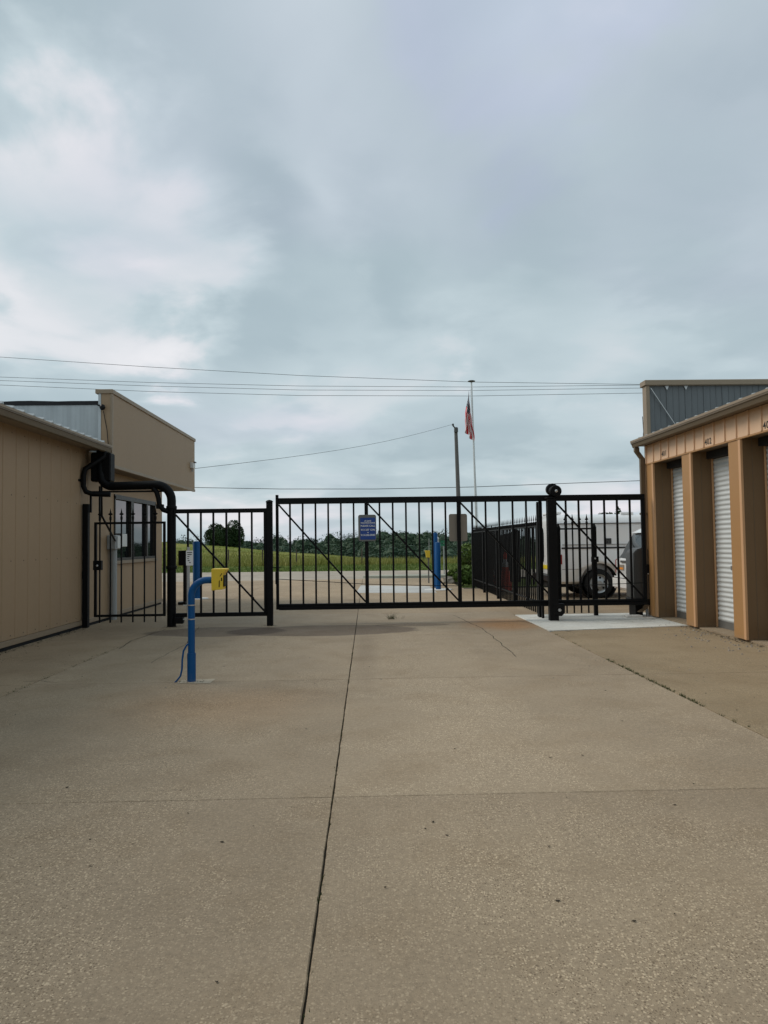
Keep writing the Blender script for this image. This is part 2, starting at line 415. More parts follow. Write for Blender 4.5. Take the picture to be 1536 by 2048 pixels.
# ------------------------------------------------------------------ driveway slabs
drive = tag(MB().box(-14, 3.0, 14.9, 29.0, -.16, -.015).box(-5.1, 5.7, -6, 14.95, -.16, -.013).box(2.9, 12, 14.9, 23.0, -.16, -.017).build('driveway', 'soil'), kind='structure')
def wob(a, b, amp, step=.18, seed=0):
    a, b = Vector(a), Vector(b); n = max(2, int((b-a).length/step)); rg = random.Random(seed); d = (b-a); nrm = Vector((-d.y, d.x, 0)).normalized(); pts = []
    w = 0
    for i in range(n):
        w = .6*w + rg.uniform(-amp, amp); pts.append(a + d*(i/n) + nrm*(w if i else 0))
    return pts
SEED = [0]
def slab(poly, gaps, m='concrete', color=(1, 1, 1), top=0.0, name='slab', amp=.0016, parent=drive):
    n = len(poly); P = [Vector((*p, 0)) for p in poly]; L = []
    for i in range(n):                     # inset each edge by its gap
        a, b = P[i], P[(i+1) % n]; d = (b-a).normalized(); nr = Vector((-d.y, d.x, 0)); L.append((a+nr*gaps[i], d))
    C = []
    for i in range(n):
        a, d = L[i-1]; b, e = L[i]; den_ = d.x*e.y-d.y*e.x
        k = ((b.x-a.x)*e.y-(b.y-a.y)*e.x)/den_; C.append(a+d*k)
    pts = []
    for i in range(n):
        SEED[0] += 1; pts += wob(C[i], C[(i+1) % n], amp, .045 if C[i].y < 9 else .3, SEED[0])
    m_ = MB(); k = len(pts); dz = Vector((0, 0, 1))
    inn = Vector((0, 0, 0))
    for p in pts: inn += p/k
    ring0 = [p + dz*(-.045+top) for p in pts]; ring1 = [p + dz*(top-.004) for p in pts]
    ring2 = [p + (inn-p).normalized()*.004 + dz*top for p in pts]
    m_.loft([ring0, ring1, ring2])
    o = m_.build(name, m, parent); o.color = (*color, 1); return o
XL, JL, J0, JR, XR = -5.1, -3.57, -.215, 2.88, 5.72
W1, W2 = .006, .0025
rows = [(-6, .6), (.6, 4.21), (4.21, 7.78), (7.78, 11.4), (11.4, 14.9)]
rg = random.Random(3)
for i, (a, b) in enumerate(rows):
    for j, (x0, x1) in enumerate(((XL, JL), (JL, J0), (J0, JR), (JR, XR))):
        if j == 3 and i >= 3: continue
        e = rg.uniform(-.07, .06); c = (1+e, 1+e*1.05, 1+e*1.1)
        if j == 3: c = (.90, .875, .79)
        if j == 0: c = (.95, .93, .90)
        gl = .0045 if j == 2 else (.004 if j != 3 else .007); gr = .0045 if j == 1 else (.004 if j != 2 else .007)
        k = lambda y_: .0 if j in (0,) else (.06*max(0, (x0 if j == 3 else 0)))
        slab([(x0, a), (x1, a), (x1, b), (x0, b)], [.0036, gr, .0036 if i != 3 else .0018, gl], color=c)
slab([(JR, 7.78), (XR, 7.78), (XR, 11.93), (5.28, 11.95), (2.96, 11.56), (JR, 11.5)], [.002, 0, 0, .004, .004, .007], color=(.90, .875, .79))
slab([(2.96, 11.56), (5.28, 11.95), (XR, 11.97), (XR, 14.12), (2.84, 14.08), (JR, 11.58)], [.004, .0, .0, .002, .004, .004], 'concrete_new', (.93, .93, .90), top=.012)
slab([(2.84, 14.10), (XR, 14.13), (XR, 14.9), (JR, 14.9)], [.002, 0, .003, .003], color=(1.02, .98, .92))
for i, (a, b) in enumerate(((14.9, 18.6), (18.6, 22.2), (22.2, 25.8), (25.8, 29.0))):
    for j, (x0, x1) in enumerate(((-14, -9.5), (-9.5, -6.5), (-6.5, JL), (JL, J0), (J0, 2.95), (2.95, 7.0), (7.0, 12))):
        if j > 4 and i > 1: continue
        if b > 22.6 and j > 4: continue
        e = 1.02+rg.uniform(-.05, .05)
        slab([(x0, a), (x1, a), (x1, b), (x0, b)], [.004]*4, color=(e*1.04, e, e*.95), amp=.002)
slab([(-.35, 21.0), (1.95, 20.6), (2.0, 23.6), (-.25, 24.6)], [0]*4, 'concrete_new', (.68, .68, .68), top=.006, name='pale_patch')
def crack(pts, w):
    m_ = MB(); P = []
    for a, b in zip(pts[:-1], pts[1:]): P += wob((*a, .0), (*b, .0), .012, .09, len(P)+5)
    P.append(Vector((*pts[-1], 0)))
    vs = []; rg_ = random.Random(len(P))
    for i, p in enumerate(P):
        d = (P[min(i+1, len(P)-1)]-P[max(i-1, 0)]).normalized(); nr = Vector((-d.y, d.x, 0))
        ww = w*rg_.uniform(.5, 1.3)/2*(0.15 if i in (0, len(P)-1) else 1); vs += [p-nr*ww+Vector((0, 0, .0015)), p+nr*ww+Vector((0, 0, .0015))]
    m_.add(vs, [(2*i, 2*i+1, 2*i+3, 2*i+2) for i in range(len(P)-1)])
    return m_.build('crack', 'crack_dirt', drive)
crack([(1.66, 14.3), (1.89, 12.06), (1.84, 9.03)], .012)
crack([(-2.68, 9.04), (-2.68, 10.86), (-3.0, 13.0)], .009)
crack([(-3.75, 7.95), (-3.55, 8.0), (-3.3, 7.86)], .012)
crack([(-3.5, 12.7), (-3.62, 11.2), (-3.5, 10.3)], .012)
ck = crack([(2.95, 12.75), (3.9, 12.85), (5.2, 12.95)], .014); ck.location.z = .0125
crack([(2.7, 13.2), (3.05, 11.9), (3.2, 11.4)], .014)

# road and verge kerb
rd = MB(); rx = [-300, -60, -20, -8, -2, 4, 10, 30, 90, 300]
def rfar(x): return 37.9-.28*(max(-20, min(20, x))+6)*.35
rd.add([(x, y, -.004+.02*k) for x in rx for k, y in ((0, 29.0), (1, 33.0), (0, rfar(x)))] + [(x, y, -.15) for x in rx for y in (29.0, rfar(x))],
       [(3*i+k, 3*i+3+k, 3*i+4+k, 3*i+1+k) for i in range(len(rx)-1) for k in (0, 1)])
road = tag(rd.build('road', 'road_grey'), kind='structure'); road.color = (1, 1, 1, 1)
isl = MB(); pts = [Vector((.2+1.0*math.cos(a)*2.6+2.2, 29.7+.5*math.sin(a), .0)) for a in [2*math.pi*i/28 for i in range(28)]]
isl.loft([[p+Vector((0, 0, -.1)) for p in pts], [p+Vector((0, 0, .09)) for p in pts], [p*.985+Vector((.04, .45, .10)) for p in pts]])
tag(isl.build('traffic_island', 'concrete_new', None, 0, 40), kind='structure').color = (.5, .52, .45, 1)

# ------------------------------------------------------------------ left building
lb = thing('office_building', 'tan metal office building on the left with overhanging fascia and gutter', 'building', (XL, 12, 0))
WX = XL; YE = 18.15; ZS = 3.20
pm = MB().box(-.12, 0, 0, .378, .13, ZS+.02).mesh('siding_panel', 'wall_tan', .009)
fl = MB().box(-.10, .004, .03, .042, .09, ZS).mesh('groove', 'trim_brown')
Yp = -1.0
while Yp < 13.3:
    inst(pm, 'siding_panel', lb, (WX, Yp, 0)); Yp += .388
Yp0 = Yp
# office wall around the window
wy0, wy1, wz0, wz1 = 14.72, 17.95, 1.15, 2.46
wy1 = 17.55
MB().box(WX-.15, WX-.004, Yp0, YE, .09, wz0).box(WX-.15, WX-.004, Yp0, YE, wz1, ZS).box(WX-.15, WX-.004, Yp0, wy0, wz0, wz1).box(WX-.15, WX-.004, wy1, YE, wz0, wz1).build('wall', 'wall_tan', lb)
MB().box(-13, WX-.15, YE-.15, YE, .05, ZS).build('wall', 'wall_tan', lb)
MB().box(-13, WX-.13, -1.0, -.85, .05, ZS).build('wall', 'wall_tan', lb)
MB().box(WX-.16, WX-.13, -1, Yp0, .1, ZS).build('inner_wall', 'trim_brown', lb)
MB().box(WX-.02, WX+.016, -1, YE, .05, .129).build('base_trim', 'cap_tan', lb, .003)
MB().box(WX-.14, WX-.02, -1, YE, -.12, .05).build('footing', 'tar', lb)
win = MB().box(WX-.09, WX+.02, wy0, wy1, wz1-.06, wz1+.03).box(WX-.09, WX+.02, wy0, wy0+.05, wz0, wz1).box(WX-.09, WX+.02, wy1-.05, wy1, wz0, wz1).box(WX-.09, WX+.02, wy0, wy1, wz0, wz0+.05).build('window', 'window_frame', lb)
ym1, ym2 = 15.75, 16.85
MB().box(WX-.09, WX+.012, ym1, ym1+.19, wz0+.05, wz1-.06).build('mullion', 'window_frame', win)
MB().box(WX-.09, WX+.012, ym2, ym2+.10, wz0+.05, wz1-.06).build('mullion', 'window_frame', win)
for a, b in ((wy0+.05, ym1), (ym1+.19, ym2), (ym2+.10, wy1-.05)):
    MB().box(WX-.055, WX-.045, a, b, wz0+.05, wz1-.06).build('pane', 'window_glass', win)
MB().box(WX-.4, WX-.30, wy0-.2, wy1+.2, wz0-.2, wz1+.2).build('room_behind_glass', 'dark_inside', win)
MB().box(WX-.02, WX+.05, wy0-.05, wy1+.05, wz0-.07, wz0-.003).build('sill', 'cap_tan', win, .004)
# eave: soffit, gutter, roof ribs
GX = XL+.40; YG = 13.42
MB().box(WX-.1, GX-.10, -1, YG-.02, ZS, ZS+.03).build('soffit', 'soffit', lb)
gp = [(GX-.115, -1, 3.26), (GX-.115, -1, 3.18), (GX-.05, -1, 3.15), (GX-.02, -1, 3.165), (GX, -1, 3.235), (GX+.012, -1, 3.24), (GX+.012, -1, 3.29), (GX-.115, -1, 3.29)]
gu = MB().prism(gp, (0, YG+1, 0)).build('gutter', 'trim_brown', lb)
MB().box(GX+.0125, GX+.018, -1, YG, 3.262, 3.295).build('gutter_lip', 'cap_tan', gu)
MB().prism([(GX-.10, -1, 3.292), (-13, -1, 4.0), (-13, -1, 4.03), (GX-.02, -1, 3.31)], (0, YG+1-.03, 0)).build('roof', 'galvanized', lb)
rb = MB().prism([(0, -.03, 0), (0, -.014, .03), (0, .014, .03), (0, .03, 0)], (-8.0, 0, .68)).mesh('roof_rib', 'galvanized')
Yp = 1.0
while Yp < YG-.1: inst(rb, 'roof_rib', lb, (GX-.01, Yp, 3.312)); Yp += .302
# back of the false front, silver sheet with tar coping
YB = 13.60
MB().box(-13, XL+.30, YB, YB+.05, 3.2, 4.10).build('back_sheet', 'galvanized', lb)
mt = MB(); x = -13.0; rg = random.Random(9)
tp = []
while x < XL+.33:
    tp.append((x, rg.uniform(-.012, .012))); x += .25
mt.loft([[(a, YB-.02, 4.09), (a, YB+.09, 4.09), (a, YB+.09, 4.175+b), (a, YB-.02, 4.17+b)] for a, b in tp])
mt.build('coping', 'tar', lb)
# fascia band
FX = XL+.38; FY0, FY1, FZ0, FZ1 = 13.50, 19.95, 2.90, 4.35
MB().box(FX-.24, FX, FY0, FY1, FZ0+.06, FZ1-.07).build('fascia', 'fascia_tan', lb)
MB().box(-13, FX-.24, FY1-.22, FY1-.002, FZ0+.06, FZ1-.07).build('fascia', 'fascia_tan', lb)
MB().box(FX-.30, FX+.025, FY0-.03, FY1+.03, FZ1-.07, FZ1+.01).build('fascia_cap', 'cap_tan', lb, .006)
MB().box(-13, FX-.301, FY1-.26, FY1+.03, FZ1-.07, FZ1+.01).build('fascia_cap', 'cap_tan', lb, .006)
MB().box(FX-.05, FX+.014, FY0-.012, FY1+.012, FZ0, FZ0+.06).build('fascia_trim', 'cap_tan', lb, .004)
MB().box(FX-.03, FX+.010, FY0-.010, FY0+.05, FZ0+.06, FZ1-.07).build('corner_trim', 'cap_tan', lb, .003)
MB().box(FX-.25, FX-.20, FY0-.010, FY0-.003, FZ0+.3, FZ1-.07).build('galvanized_flashing', 'galvanized', lb)
MB().box(-13, FX-.05, FY0+.01, FY1-.01, FZ0+.02, FZ0+.055).build('soffit', 'trim_brown', lb)
MB().box(WX-.15, FX-.245, Yp0+.3, YE, ZS-.002, ZS+.1).build('ceiling_board', 'soffit', lb)
sc_ = MB().lathe((0, 0, 0), [(.011, 0), (.011, .004), (.005, .006)], 6, 'X').mesh('screw', 'trim_brown')
for k in range(12):
    for z in (.19, 1.25, 2.2, 3.1): inst(sc_, 'screw', lb, (WX, 13.22-.388*k, z))
# small fittings
q = PX(382, 932, FX)
c = thing('wall_light', 'small white security light on the tan fascia end', 'light', (FX, q.y, q.z))
MB().box(FX, FX+.09, q.y-.12, q.y+.10, q.z-.07, q.z+.08).build('housing', 'white_panel', c, .01)
MB().box(FX+.09, FX+.13, q.y-.10, q.y+.08, q.z+.082, q.z+.11).build('hood', 'trim_black', c, .005)
MB().tube([(FX+.04, q.y, q.z-.07), (FX+.04, q.y, q.z-.15)], .02, 8).build('sensor', 'grey_pvc', c)
q = PY(206, 815, FY0-.05)
c = thing('security_camera', 'small black ball camera on the fascia corner above the roof', 'camera', tuple(q))
MB().lathe((q.x, q.y-.03, q.z), [(.005, -.055), (.035, -.045), (.055, 0), (.035, .045), (.005, .055)], 14).build('ball', 'keypad_black', c, 0, 60)
MB().tube([(q.x-.12, q.y+.02, q.z+.06), (q.x-.02, q.y, q.z+.02)], .014, 8).build('arm', 'keypad_black', c)
MB().tube([PY(207, 822, FY0-.03), PY(214, 860, FY0-.03), PY(217, 895, FY0-.03), PY(213, 932, FY0-.03)], .007, 6).build('cable', 'keypad_black', c)
q = PX(168, 1150, WX)
c = thing('outlet_box', 'small black outlet box on tan siding beside the walk gate', 'outlet', (WX, q.y, q.z))
MB().box(WX-.02, WX+.05, q.y-.09, q.y+.09, q.z-.07, q.z+.07).build('box', 'keypad_black', c, .008)
MB().box(WX+.0505, WX+.06, q.y-.07, q.y+.07, q.z-.05, q.z+.05).build('cover', 'trim_black', c, .003)
# meter box with grey conduit
cy_ = 14.45
c = thing('conduit_riser', 'thick grey conduit and meter box on the wall behind the walk gate', 'conduit', (WX, cy_, 0))
MB().tube([(WX+.09, cy_, 0), (WX+.09, cy_, 1.42)], .062, 14).build('conduit', 'grey_pvc', c, 0, 50)
MB().box(WX, WX+.17, cy_-.13, cy_+.14, 1.38, 1.66).build('box', 'grey_pvc', c, .01)
MB().box(WX+.171, WX+.19, cy_-.06, cy_+.10, 1.40, 1.64).build('cover', 'white_panel', c, .006)
MB().tube([(WX+.3, 13.2, 2.55), (WX+.27, 13.3, 2.0), (WX+.17, cy_-.15, 1.55)], .02, 8).build('cable', 'keypad_black', c, 0, 50)
c = thing('electric_box', 'pale grey electric box fixed beside the office window', 'electric box', (WX, 14.95, 1.4))
MB().box(WX, WX+.14, 14.72, 15.05, 1.42, 1.70).build('box', 'operator_grey', c, .01)
MB().box(WX+.141, WX+.16, 14.74, 15.04, 1.43, 1.69).build('door', 'white_panel', c, .008)

# ------------------------------------------------------------------ drain pipes over the walk gate
PXX, PYY = -3.50, 13.05
c = thing('arched_drain_pipe', 'thick black pipe arching from eave over the walk gate down to ground', 'pipe', (PXX, PYY, 0))
zt = 2.53; xl = WX+.28
pts = [(GX-.07, 13.28, 3.17), (GX-.07, 13.28, 3.03)]
pts = [(xl-.02, 13.28, 3.18), (xl-.02, 13.26, 2.80)] + arc((xl+.20, 13.24, zt+.20), .20, math.pi, 1.5*math.pi, 6, (1, 0, 0), (0, 0, 1)) + \
      arc((PXX-.28, PYY, zt-.28), .28, math.pi/2, 0, 8, (1, 0, 0), (0, 0, 1)) + [(PXX, PYY, 1.2), (PXX, PYY, 0)]
MB().tube(pts, .078, 16).build('pipe', 'black_pipe', c, 0, 50)
MB().box(WX+.10, WX+.46, 13.2, 13.44, 2.62, 3.14).build('shadow_box', 'black_pipe', c, .02)  # black box added to stand for the shadowy recess under the gutter end
for z in (2.12, 1.05): MB().lathe((PXX, PYY, z), [(.087, -.03), (.094, -.02), (.094, .02), (.087, .03)], 18).build('coupling', 'black_pipe', c, 0, 30)
c = thing('downspout', 'black downspout elbowing from gutter end along the tan wall', 'downspout', (WX+.1, 13.1, 2.3))
dp = [Vector(p) for p in ((GX-.05, 13.22, 3.16), (GX-.05, 13.2, 3.07), (WX+.18, 13.1, 2.92), (WX+.07, 13.02, 2.82), (WX+.055, 13.0, 2.7), (WX+.055, 13.0, 2.52), (WX+.09, 13.02, 2.42), (WX+.2, 13.04, 2.38), (WX+.5, 13.10, 2.37))]
MB().tube(dp, .046, 12).build('spout', 'black_pipe', c, 0, 60)
MB().box(WX+.001, WX+.02, 12.9, 13.12, 2.60, 2.64).build('strap', 'black_pipe', c)
c = thing('drain_elbow', 'smaller black elbow pipe hanging under the pipe arch', 'pipe', (PXX-.2, PYY, 2.0))
MB().tube([(PXX-.32, PYY-.02, 2.47), (PXX-.26, PYY-.02, 2.40), (PXX-.225, PYY-.02, 2.28), (PXX-.21, PYY-.02, 2.16), (PXX-.14, PYY-.02, 2.08), (PXX-.05, PYY-.02, 2.05)], .045, 12).build('spout', 'black_pipe', c, 0, 60)
MB().box(PXX-.26, PXX-.14, PYY-.06, PYY+.04, 2.10, 2.18).build('bracket', 'black_pipe', c, .006)

# ------------------------------------------------------------------ iron pickets
def spear(h, w=.022, r=.045):
    b = MB().box(-w/2, w/2, -w/2, w/2, 0, h)
    b.lathe((0, 0, h), [(.012, -.04), (.022, -.01), (.022, .03), (.012, .05)], 8)
    b.add([(-r, 0, .08+h), (0, -.012, .08+h), (r, 0, .08+h), (0, .012, .08+h), (0, 0, .19+h), (0, 0, .045+h), (-.017, 0, .10+h), (.017, 0, .10+h)],
          [(0, 1, 6), (0, 6, 3), (2, 7, 1), (2, 3, 7), (6, 1, 4), (1, 7, 4), (7, 3, 4), (3, 6, 4), (0, 5, 1), (1, 5, 2), (2, 5, 3), (3, 5, 0)])
    return b
# walk gate
GY = 13.1
c = thing('walk_gate', 'narrow black iron walk gate with spear pickets beside the office wall', 'gate', (WX+.1, GY, 0))
gx0, gx1 = PY(189, 1100, GY).x, PY(331, 1100, GY).x
zt0, zb0 = PY(250, 1046, GY).z, PY(250, 1231, GY).z
MB().bar((gx0, GY, zt0), (gx1, GY, zt0), .04).build('top_rail', 'black_iron', c)
MB().bar((gx0, GY, zb0), (gx1, GY, zb0), .04).build('bottom_rail', 'black_iron', c)
MB().bar((gx0+.02, GY, zb0), (gx0+.02, GY, zt0), .042).build('stile', 'black_iron', c)
MB().bar((gx1-.02, GY, zb0), (gx1-.02, GY, zt0), .042).build('stile', 'black_iron', c)
sp = spear(zt0-zb0+.20).mesh('picket', 'black_iron')
for px in (201, 222, 244, 267, 290, 312): inst(sp, 'picket', c, (PY(px, 1100, GY).x, GY-.03, zb0-.12))
MB().box(gx0-.005, gx0+.14, GY-.06, GY+.03, 1.02, 1.19).build('lock_box', 'black_iron', c, .006)
MB().lathe((gx0+.07, GY-.075, 1.10), [(.012, 0), (.02, .005), (.02, .02)], 12, 'Y').build('lock_cylinder', 'steel', c, 0, 40)
c = thing('entry_portal', 'black steel post and header frame around the walk gate', 'gate frame', (WX+.06, GY, 0))
MB().box(WX+.02, WX+.115, GY-.05, GY+.05, 0, PY(181, 1008, GY).z).build('post', 'black_iron', c, .004)
zh = PY(250, 983, GY).z
MB().bar((WX+.14, GY+.02, zh), (PXX-.1, GY+.02, zh), .03).build('header', 'black_iron', c)
MB().bar((WX+.14, GY+.02, zh), (WX+.14, GY+.02, 2.05), .03).build('drop', 'black_iron', c)
MB().bar((WX+.30, GY+.02, zh+.1), (WX+.30, GY+.02, 1.9), .03).build('drop', 'black_iron', c)

# ------------------------------------------------------------------ fixed fence panel + post
FPX0, FPX1 = PXX+.09, PY(533, 1100, 12.95).x; FPY = 12.98
c = thing('fixed_fence_panel', 'black iron fence panel with diagonal brace between drain pipe and gate post', 'fence panel', (FPX0, FPY, 0))
za, zb = PY(440, 1022, FPY).z, PY(440, 1229, FPY).z
MB().box(FPX0, FPX1, FPY-.03, FPY+.03, za-.035, za+.04).build('top_rail', 'black_iron', c, .004)
MB().box(FPX0, FPX1, FPY-.03, FPY+.03, zb-.035, zb+.035).build('bottom_rail', 'black_iron', c, .004)
MB().box(FPX1-.05, FPX1-.001, FPY-.024, FPY+.024, zb+.036, za-.036).build('stile', 'black_iron', c)
pk = MB().box(-.016, .016, -.016, .016, 0, za-zb-.07).mesh('picket', 'black_iron')
for px in (376, 402, 427, 453, 479, 504): inst(pk, 'picket', c, (PY(px, 1130, FPY).x, FPY, zb+.035))
MB().bar((FPX0+.01, FPY-.03, za-.06), (FPX1-.03, FPY-.03, zb+.04), .03).build('brace', 'black_iron', c)
q = PY(506, 1196, FPY); MB().lathe((q.x, FPY-.05, q.z), [(.02, 0), (.03, .01), (.02, .03)], 10, 'Y').build('turnbuckle', 'black_iron', c)
MB().box(FPX0-.02, FPX0+.14, FPY-.06, FPY+.06, .06, zb-.036).build('hinge_bracket', 'black_iron', c, .012)
q = G(541, 1257)
c = thing('gate_post', 'round-capped black steel post at the closing end of sliding gate', 'post', (FPX1+.05, FPY, 0))
MB().box(FPX1, FPX1+.105, FPY-.052, FPY+.052, 0, 2.19).build('post', 'black_iron', c, .008)
MB().lathe((FPX1+.052, FPY, 2.19), [(.066, 0), (.066, .015), (.045, .035), (.01, .045)], 18).build('cap', 'black_iron', c, 0, 40)
MB().tube([(FPX1+.08, FPY+.0, 1.03), (FPX1+.26, FPY+.02, 1.03)], .008, 6).build('catch_hook', 'black_iron', c)

# ------------------------------------------------------------------ sliding gate
SY = 13.2
def sx_(px, y=1100): return PY(px, y, SY).x
c = thing('sliding_gate', 'long black cantilever sliding gate with diagonal braces across driveway', 'gate', (sx_(552), SY, 0))
gate = c
zT1, zT0 = PY(900, 992.5, SY).z, PY(900, 1004.5, SY).z; zB1, zB0 = PY(900, 1203, SY).z, PY(900, 1215, SY).z
gx0, gx1 = sx_(552), sx_(1291)
MB().box(gx0+.051, gx1, SY-.04, SY+.04, zT0, zT1).build('top_rail', 'black_iron', c, .006)
MB().box(gx0+.051, gx1, SY-.05, SY+.05, zB0, zB1-.05).box(gx0+.051, gx1, SY-.04, SY+.04, zB1-.048, zB1).build('bottom_rail', 'black_iron', c, .006)
ups = [gx0+.025, sx_(733.5), sx_(918.5), sx_(1108), gx1-.03]
for i, ux in enumerate(ups):
    w = .025 if i == 0 else .033
    if i == 0: MB().box(ux-w, ux+w, SY-.03, SY+.03, zB0+.01, zT1+.06).build('upright', 'black_iron', c, .004)
    else: MB().box(ux-w, ux+w, SY-.03, SY+.03, zB1, zT0).build('upright', 'black_iron', c, .004)
pk = MB().box(-.016, .016, -.016, .016, 0, zT0-zB1).mesh('picket', 'black_iron')
for i in range(4):
    n = 7
    for k in range(1, n):
        inst(pk, 'picket', c, (ups[i] + (ups[i+1]-ups[i])*k/n, SY+.012, zB1))
    MB().bar((ups[i]+.03, SY-.02, zT0-.01), (ups[i+1]-.03, SY-.02, zB1+.02), .03).build('brace', 'black_iron', c)
MB().box(gx0-.008, gx0+.045, SY-.07, SY-.03, .72, .95).build('latch', 'black_iron', c, .006)
MB().tube([(gx0+.05, SY-.045, PY(562, 1158, SY).z), (sx_(650), SY-.045, PY(650, 1163, SY).z), (sx_(733), SY-.045, PY(733, 1168, SY).z), (sx_(870), SY-.045, PY(870, 1171, SY).z), (sx_(1100), SY-.045, PY(1100, 1173, SY).z), (gx1, SY-.045, PY(1285, 1165, SY).z)], .006, 6).build('drive_chain', 'black_iron', c)
# blue sign on the gate
sgx, sgz, sw, sh = sx_(735), PY(735, 1056, SY).z, .325, .48
def plate(cx_, cz, w, h, y0, y1, r=.03, n=4):
    P = []
    for qx, qz, a0 in ((1, 1, 0), (-1, 1, 90), (-1, -1, 180), (1, -1, 270)):
        for i in range(n+1):
            a = R_(a0+90*i/n); P.append((cx_+qx*(w/2-r)+r*math.cos(a), y0, cz+qz*(h/2-r)+r*math.sin(a)))
    return MB().prism(P, (0, y1-y0, 0))
s = thing('blue_notice_sign', 'blue notice sign with white lettering fixed to the sliding gate', 'sign', (sgx, SY-.06, sgz))
plate(sgx, sgz, sw, sh, SY-.060, SY-.050, .035).build('backing_plate', 'sign_grey', s, .001)
plate(sgx+.012, sgz-.012, sw-.05, sh-.085, SY-.064, SY-.0605, .015).build('face', 'sign_blue', s)
for body, dz, size in (('IF GATE', .125, .034), ('MALFUNCTIONS', .09, .034), ('PLEASE CALL', .036, .046), ('913 237 1296', -.035, .046), ('or', -.082, .03), ('913-240-0040', -.13, .046)):
    text('lettering', body, size, 'sign_white', s, (sgx+.012, SY-.0655, sgz+dz), (1, 0, 0), (0, 0, 1), 1.0, .0012)
s = thing('tan_sign_back', 'blank tan back of a sign mounted behind the sliding gate upright', 'sign', (sx_(917.5), SY+.05, sgz))
plate(sx_(917.5), PY(917, 1055, SY).z, .335, .50, SY+.035, SY+.043, .035).build('plate', 'sign_tan', s, .001)
for dz in (.19, -.19): MB().lathe((sx_(917.5)+.0, SY+.034, PY(917, 1055, SY).z+dz), [(.012, -.0), (.012, .001)], 8, 'Y').build('bolt', 'steel', s)

# roller post
rpx, rpy = PY(1108, 1200, SY-.22).x, SY-.19
c = thing('roller_post', 'thick black roller post carrying the sliding gate on wheels', 'post', (rpx, rpy, 0))
rpz = PY(1106, 1000, rpy).z
MB().box(rpx-.085, rpx+.075, rpy-.075, rpy+.075, .0, rpz+.02).build('post', 'black_iron', c, .01)
MB().box(rpx-.125, rpx-.09, rpy+.34, rpy+.42, .0, rpz).build('rear_post', 'black_iron', c, .006)
MB().box(rpx-.10, rpx+.05, rpy-.07, rpy+.3, rpz+.021, rpz+.05).build('roller_bracket', 'black_iron', c, .006)
def roller(cx_, cz, r, y0):
    o = MB().lathe((cx_, y0, cz), [(r*.55, 0), (r*.92, .004), (r, .018), (r, .05), (r*.88, .066), (r, .08), (r, .12), (r*.6, .13)], 28, 'Y').build('roller', 'black_pipe', c, 0, 35)
    MB().lathe((cx_, y0-.022, cz), [(.012, 0), (.026, .004), (.030, .012), (.030, .022)], 12, 'Y').build('axle_bolt', 'steel', o, 0, 30)
roller(PY(1112, 982, rpy-.08).x, PY(1112, 982, rpy-.08).z, .105, rpy-.09)
MB().lathe((PY(1104, 980, rpy+.25).x, rpy+.2, PY(1104, 979, rpy+.25).z), [(.08, 0), (.11, .01), (.11, .1), (.08, .11)], 24, 'Y').build('roller', 'black_pipe', c, 0, 35)
q = PY(1119, 1220, rpy-.08)
MB().prism([(q.x-.12, rpy-.085, q.z+.11), (q.x-.12, rpy-.085, q.z-.08), (q.x+.04, rpy-.085, q.z-.11), (q.x+.10, rpy-.085, q.z-.05), (q.x+.10, rpy-.085, q.z+.11)], (0, .2, 0)).build('roller_housing', 'black_iron', c, .008)
MB().lathe((q.x, rpy-.115, q.z), [(.012, 0), (.027, .004), (.03, .03)], 12, 'Y').build('axle_bolt', 'steel', c, 0, 30)

# gate operator
ox0, ox1, oy0, oy1 = PY(1265, 1150, 13.5).x, PY(1299, 1150, 13.5).x, 13.42, 13.86
c = thing('gate_operator', 'dark grey plastic gate motor cabinet on black stand by the corner downspout', 'gate motor', ((ox0+ox1)/2, 13.6, .012))
P = [(ox0, oy0, .34), (ox1, oy0, .34), (ox1, oy0, 1.22), (ox1-.04, oy0, 1.27), (ox0+.16, oy0, 1.285), (ox0+.05, oy0, 1.25), (ox0+.004, oy0, 1.18)]
MB().prism(P, (0, oy1-oy0, 0)).build('cover', 'operator_grey', c, .018, 40, 2)
MB().box(ox0-.01, ox1+.01, oy0-.02, oy1+.02, .22, .338).build('base_box', 'keypad_black', c, .01)
MB().box(ox0+.03, ox0+.17, oy0+.05, oy1-.05, .012, .22).build('stand', 'black_iron', c, .006)
MB().box(ox1-.10, ox1-.03, oy0-.035, oy0+.002, .80, .98).build('handle', 'keypad_black', c, .012)
MB().lathe((ox1-.065, oy0-.04, .80), [(.012, 0), (.016, .006)], 10, 'Y').build('lock', 'steel', c)
MB().tube([(ox0+.20, oy0+.1, .24), (ox0+.24, oy0+.05, .14), (ox0+.25, oy0+.03, .012)], .03, 10).build('conduit', 'grey_pvc', c, 0, 50)

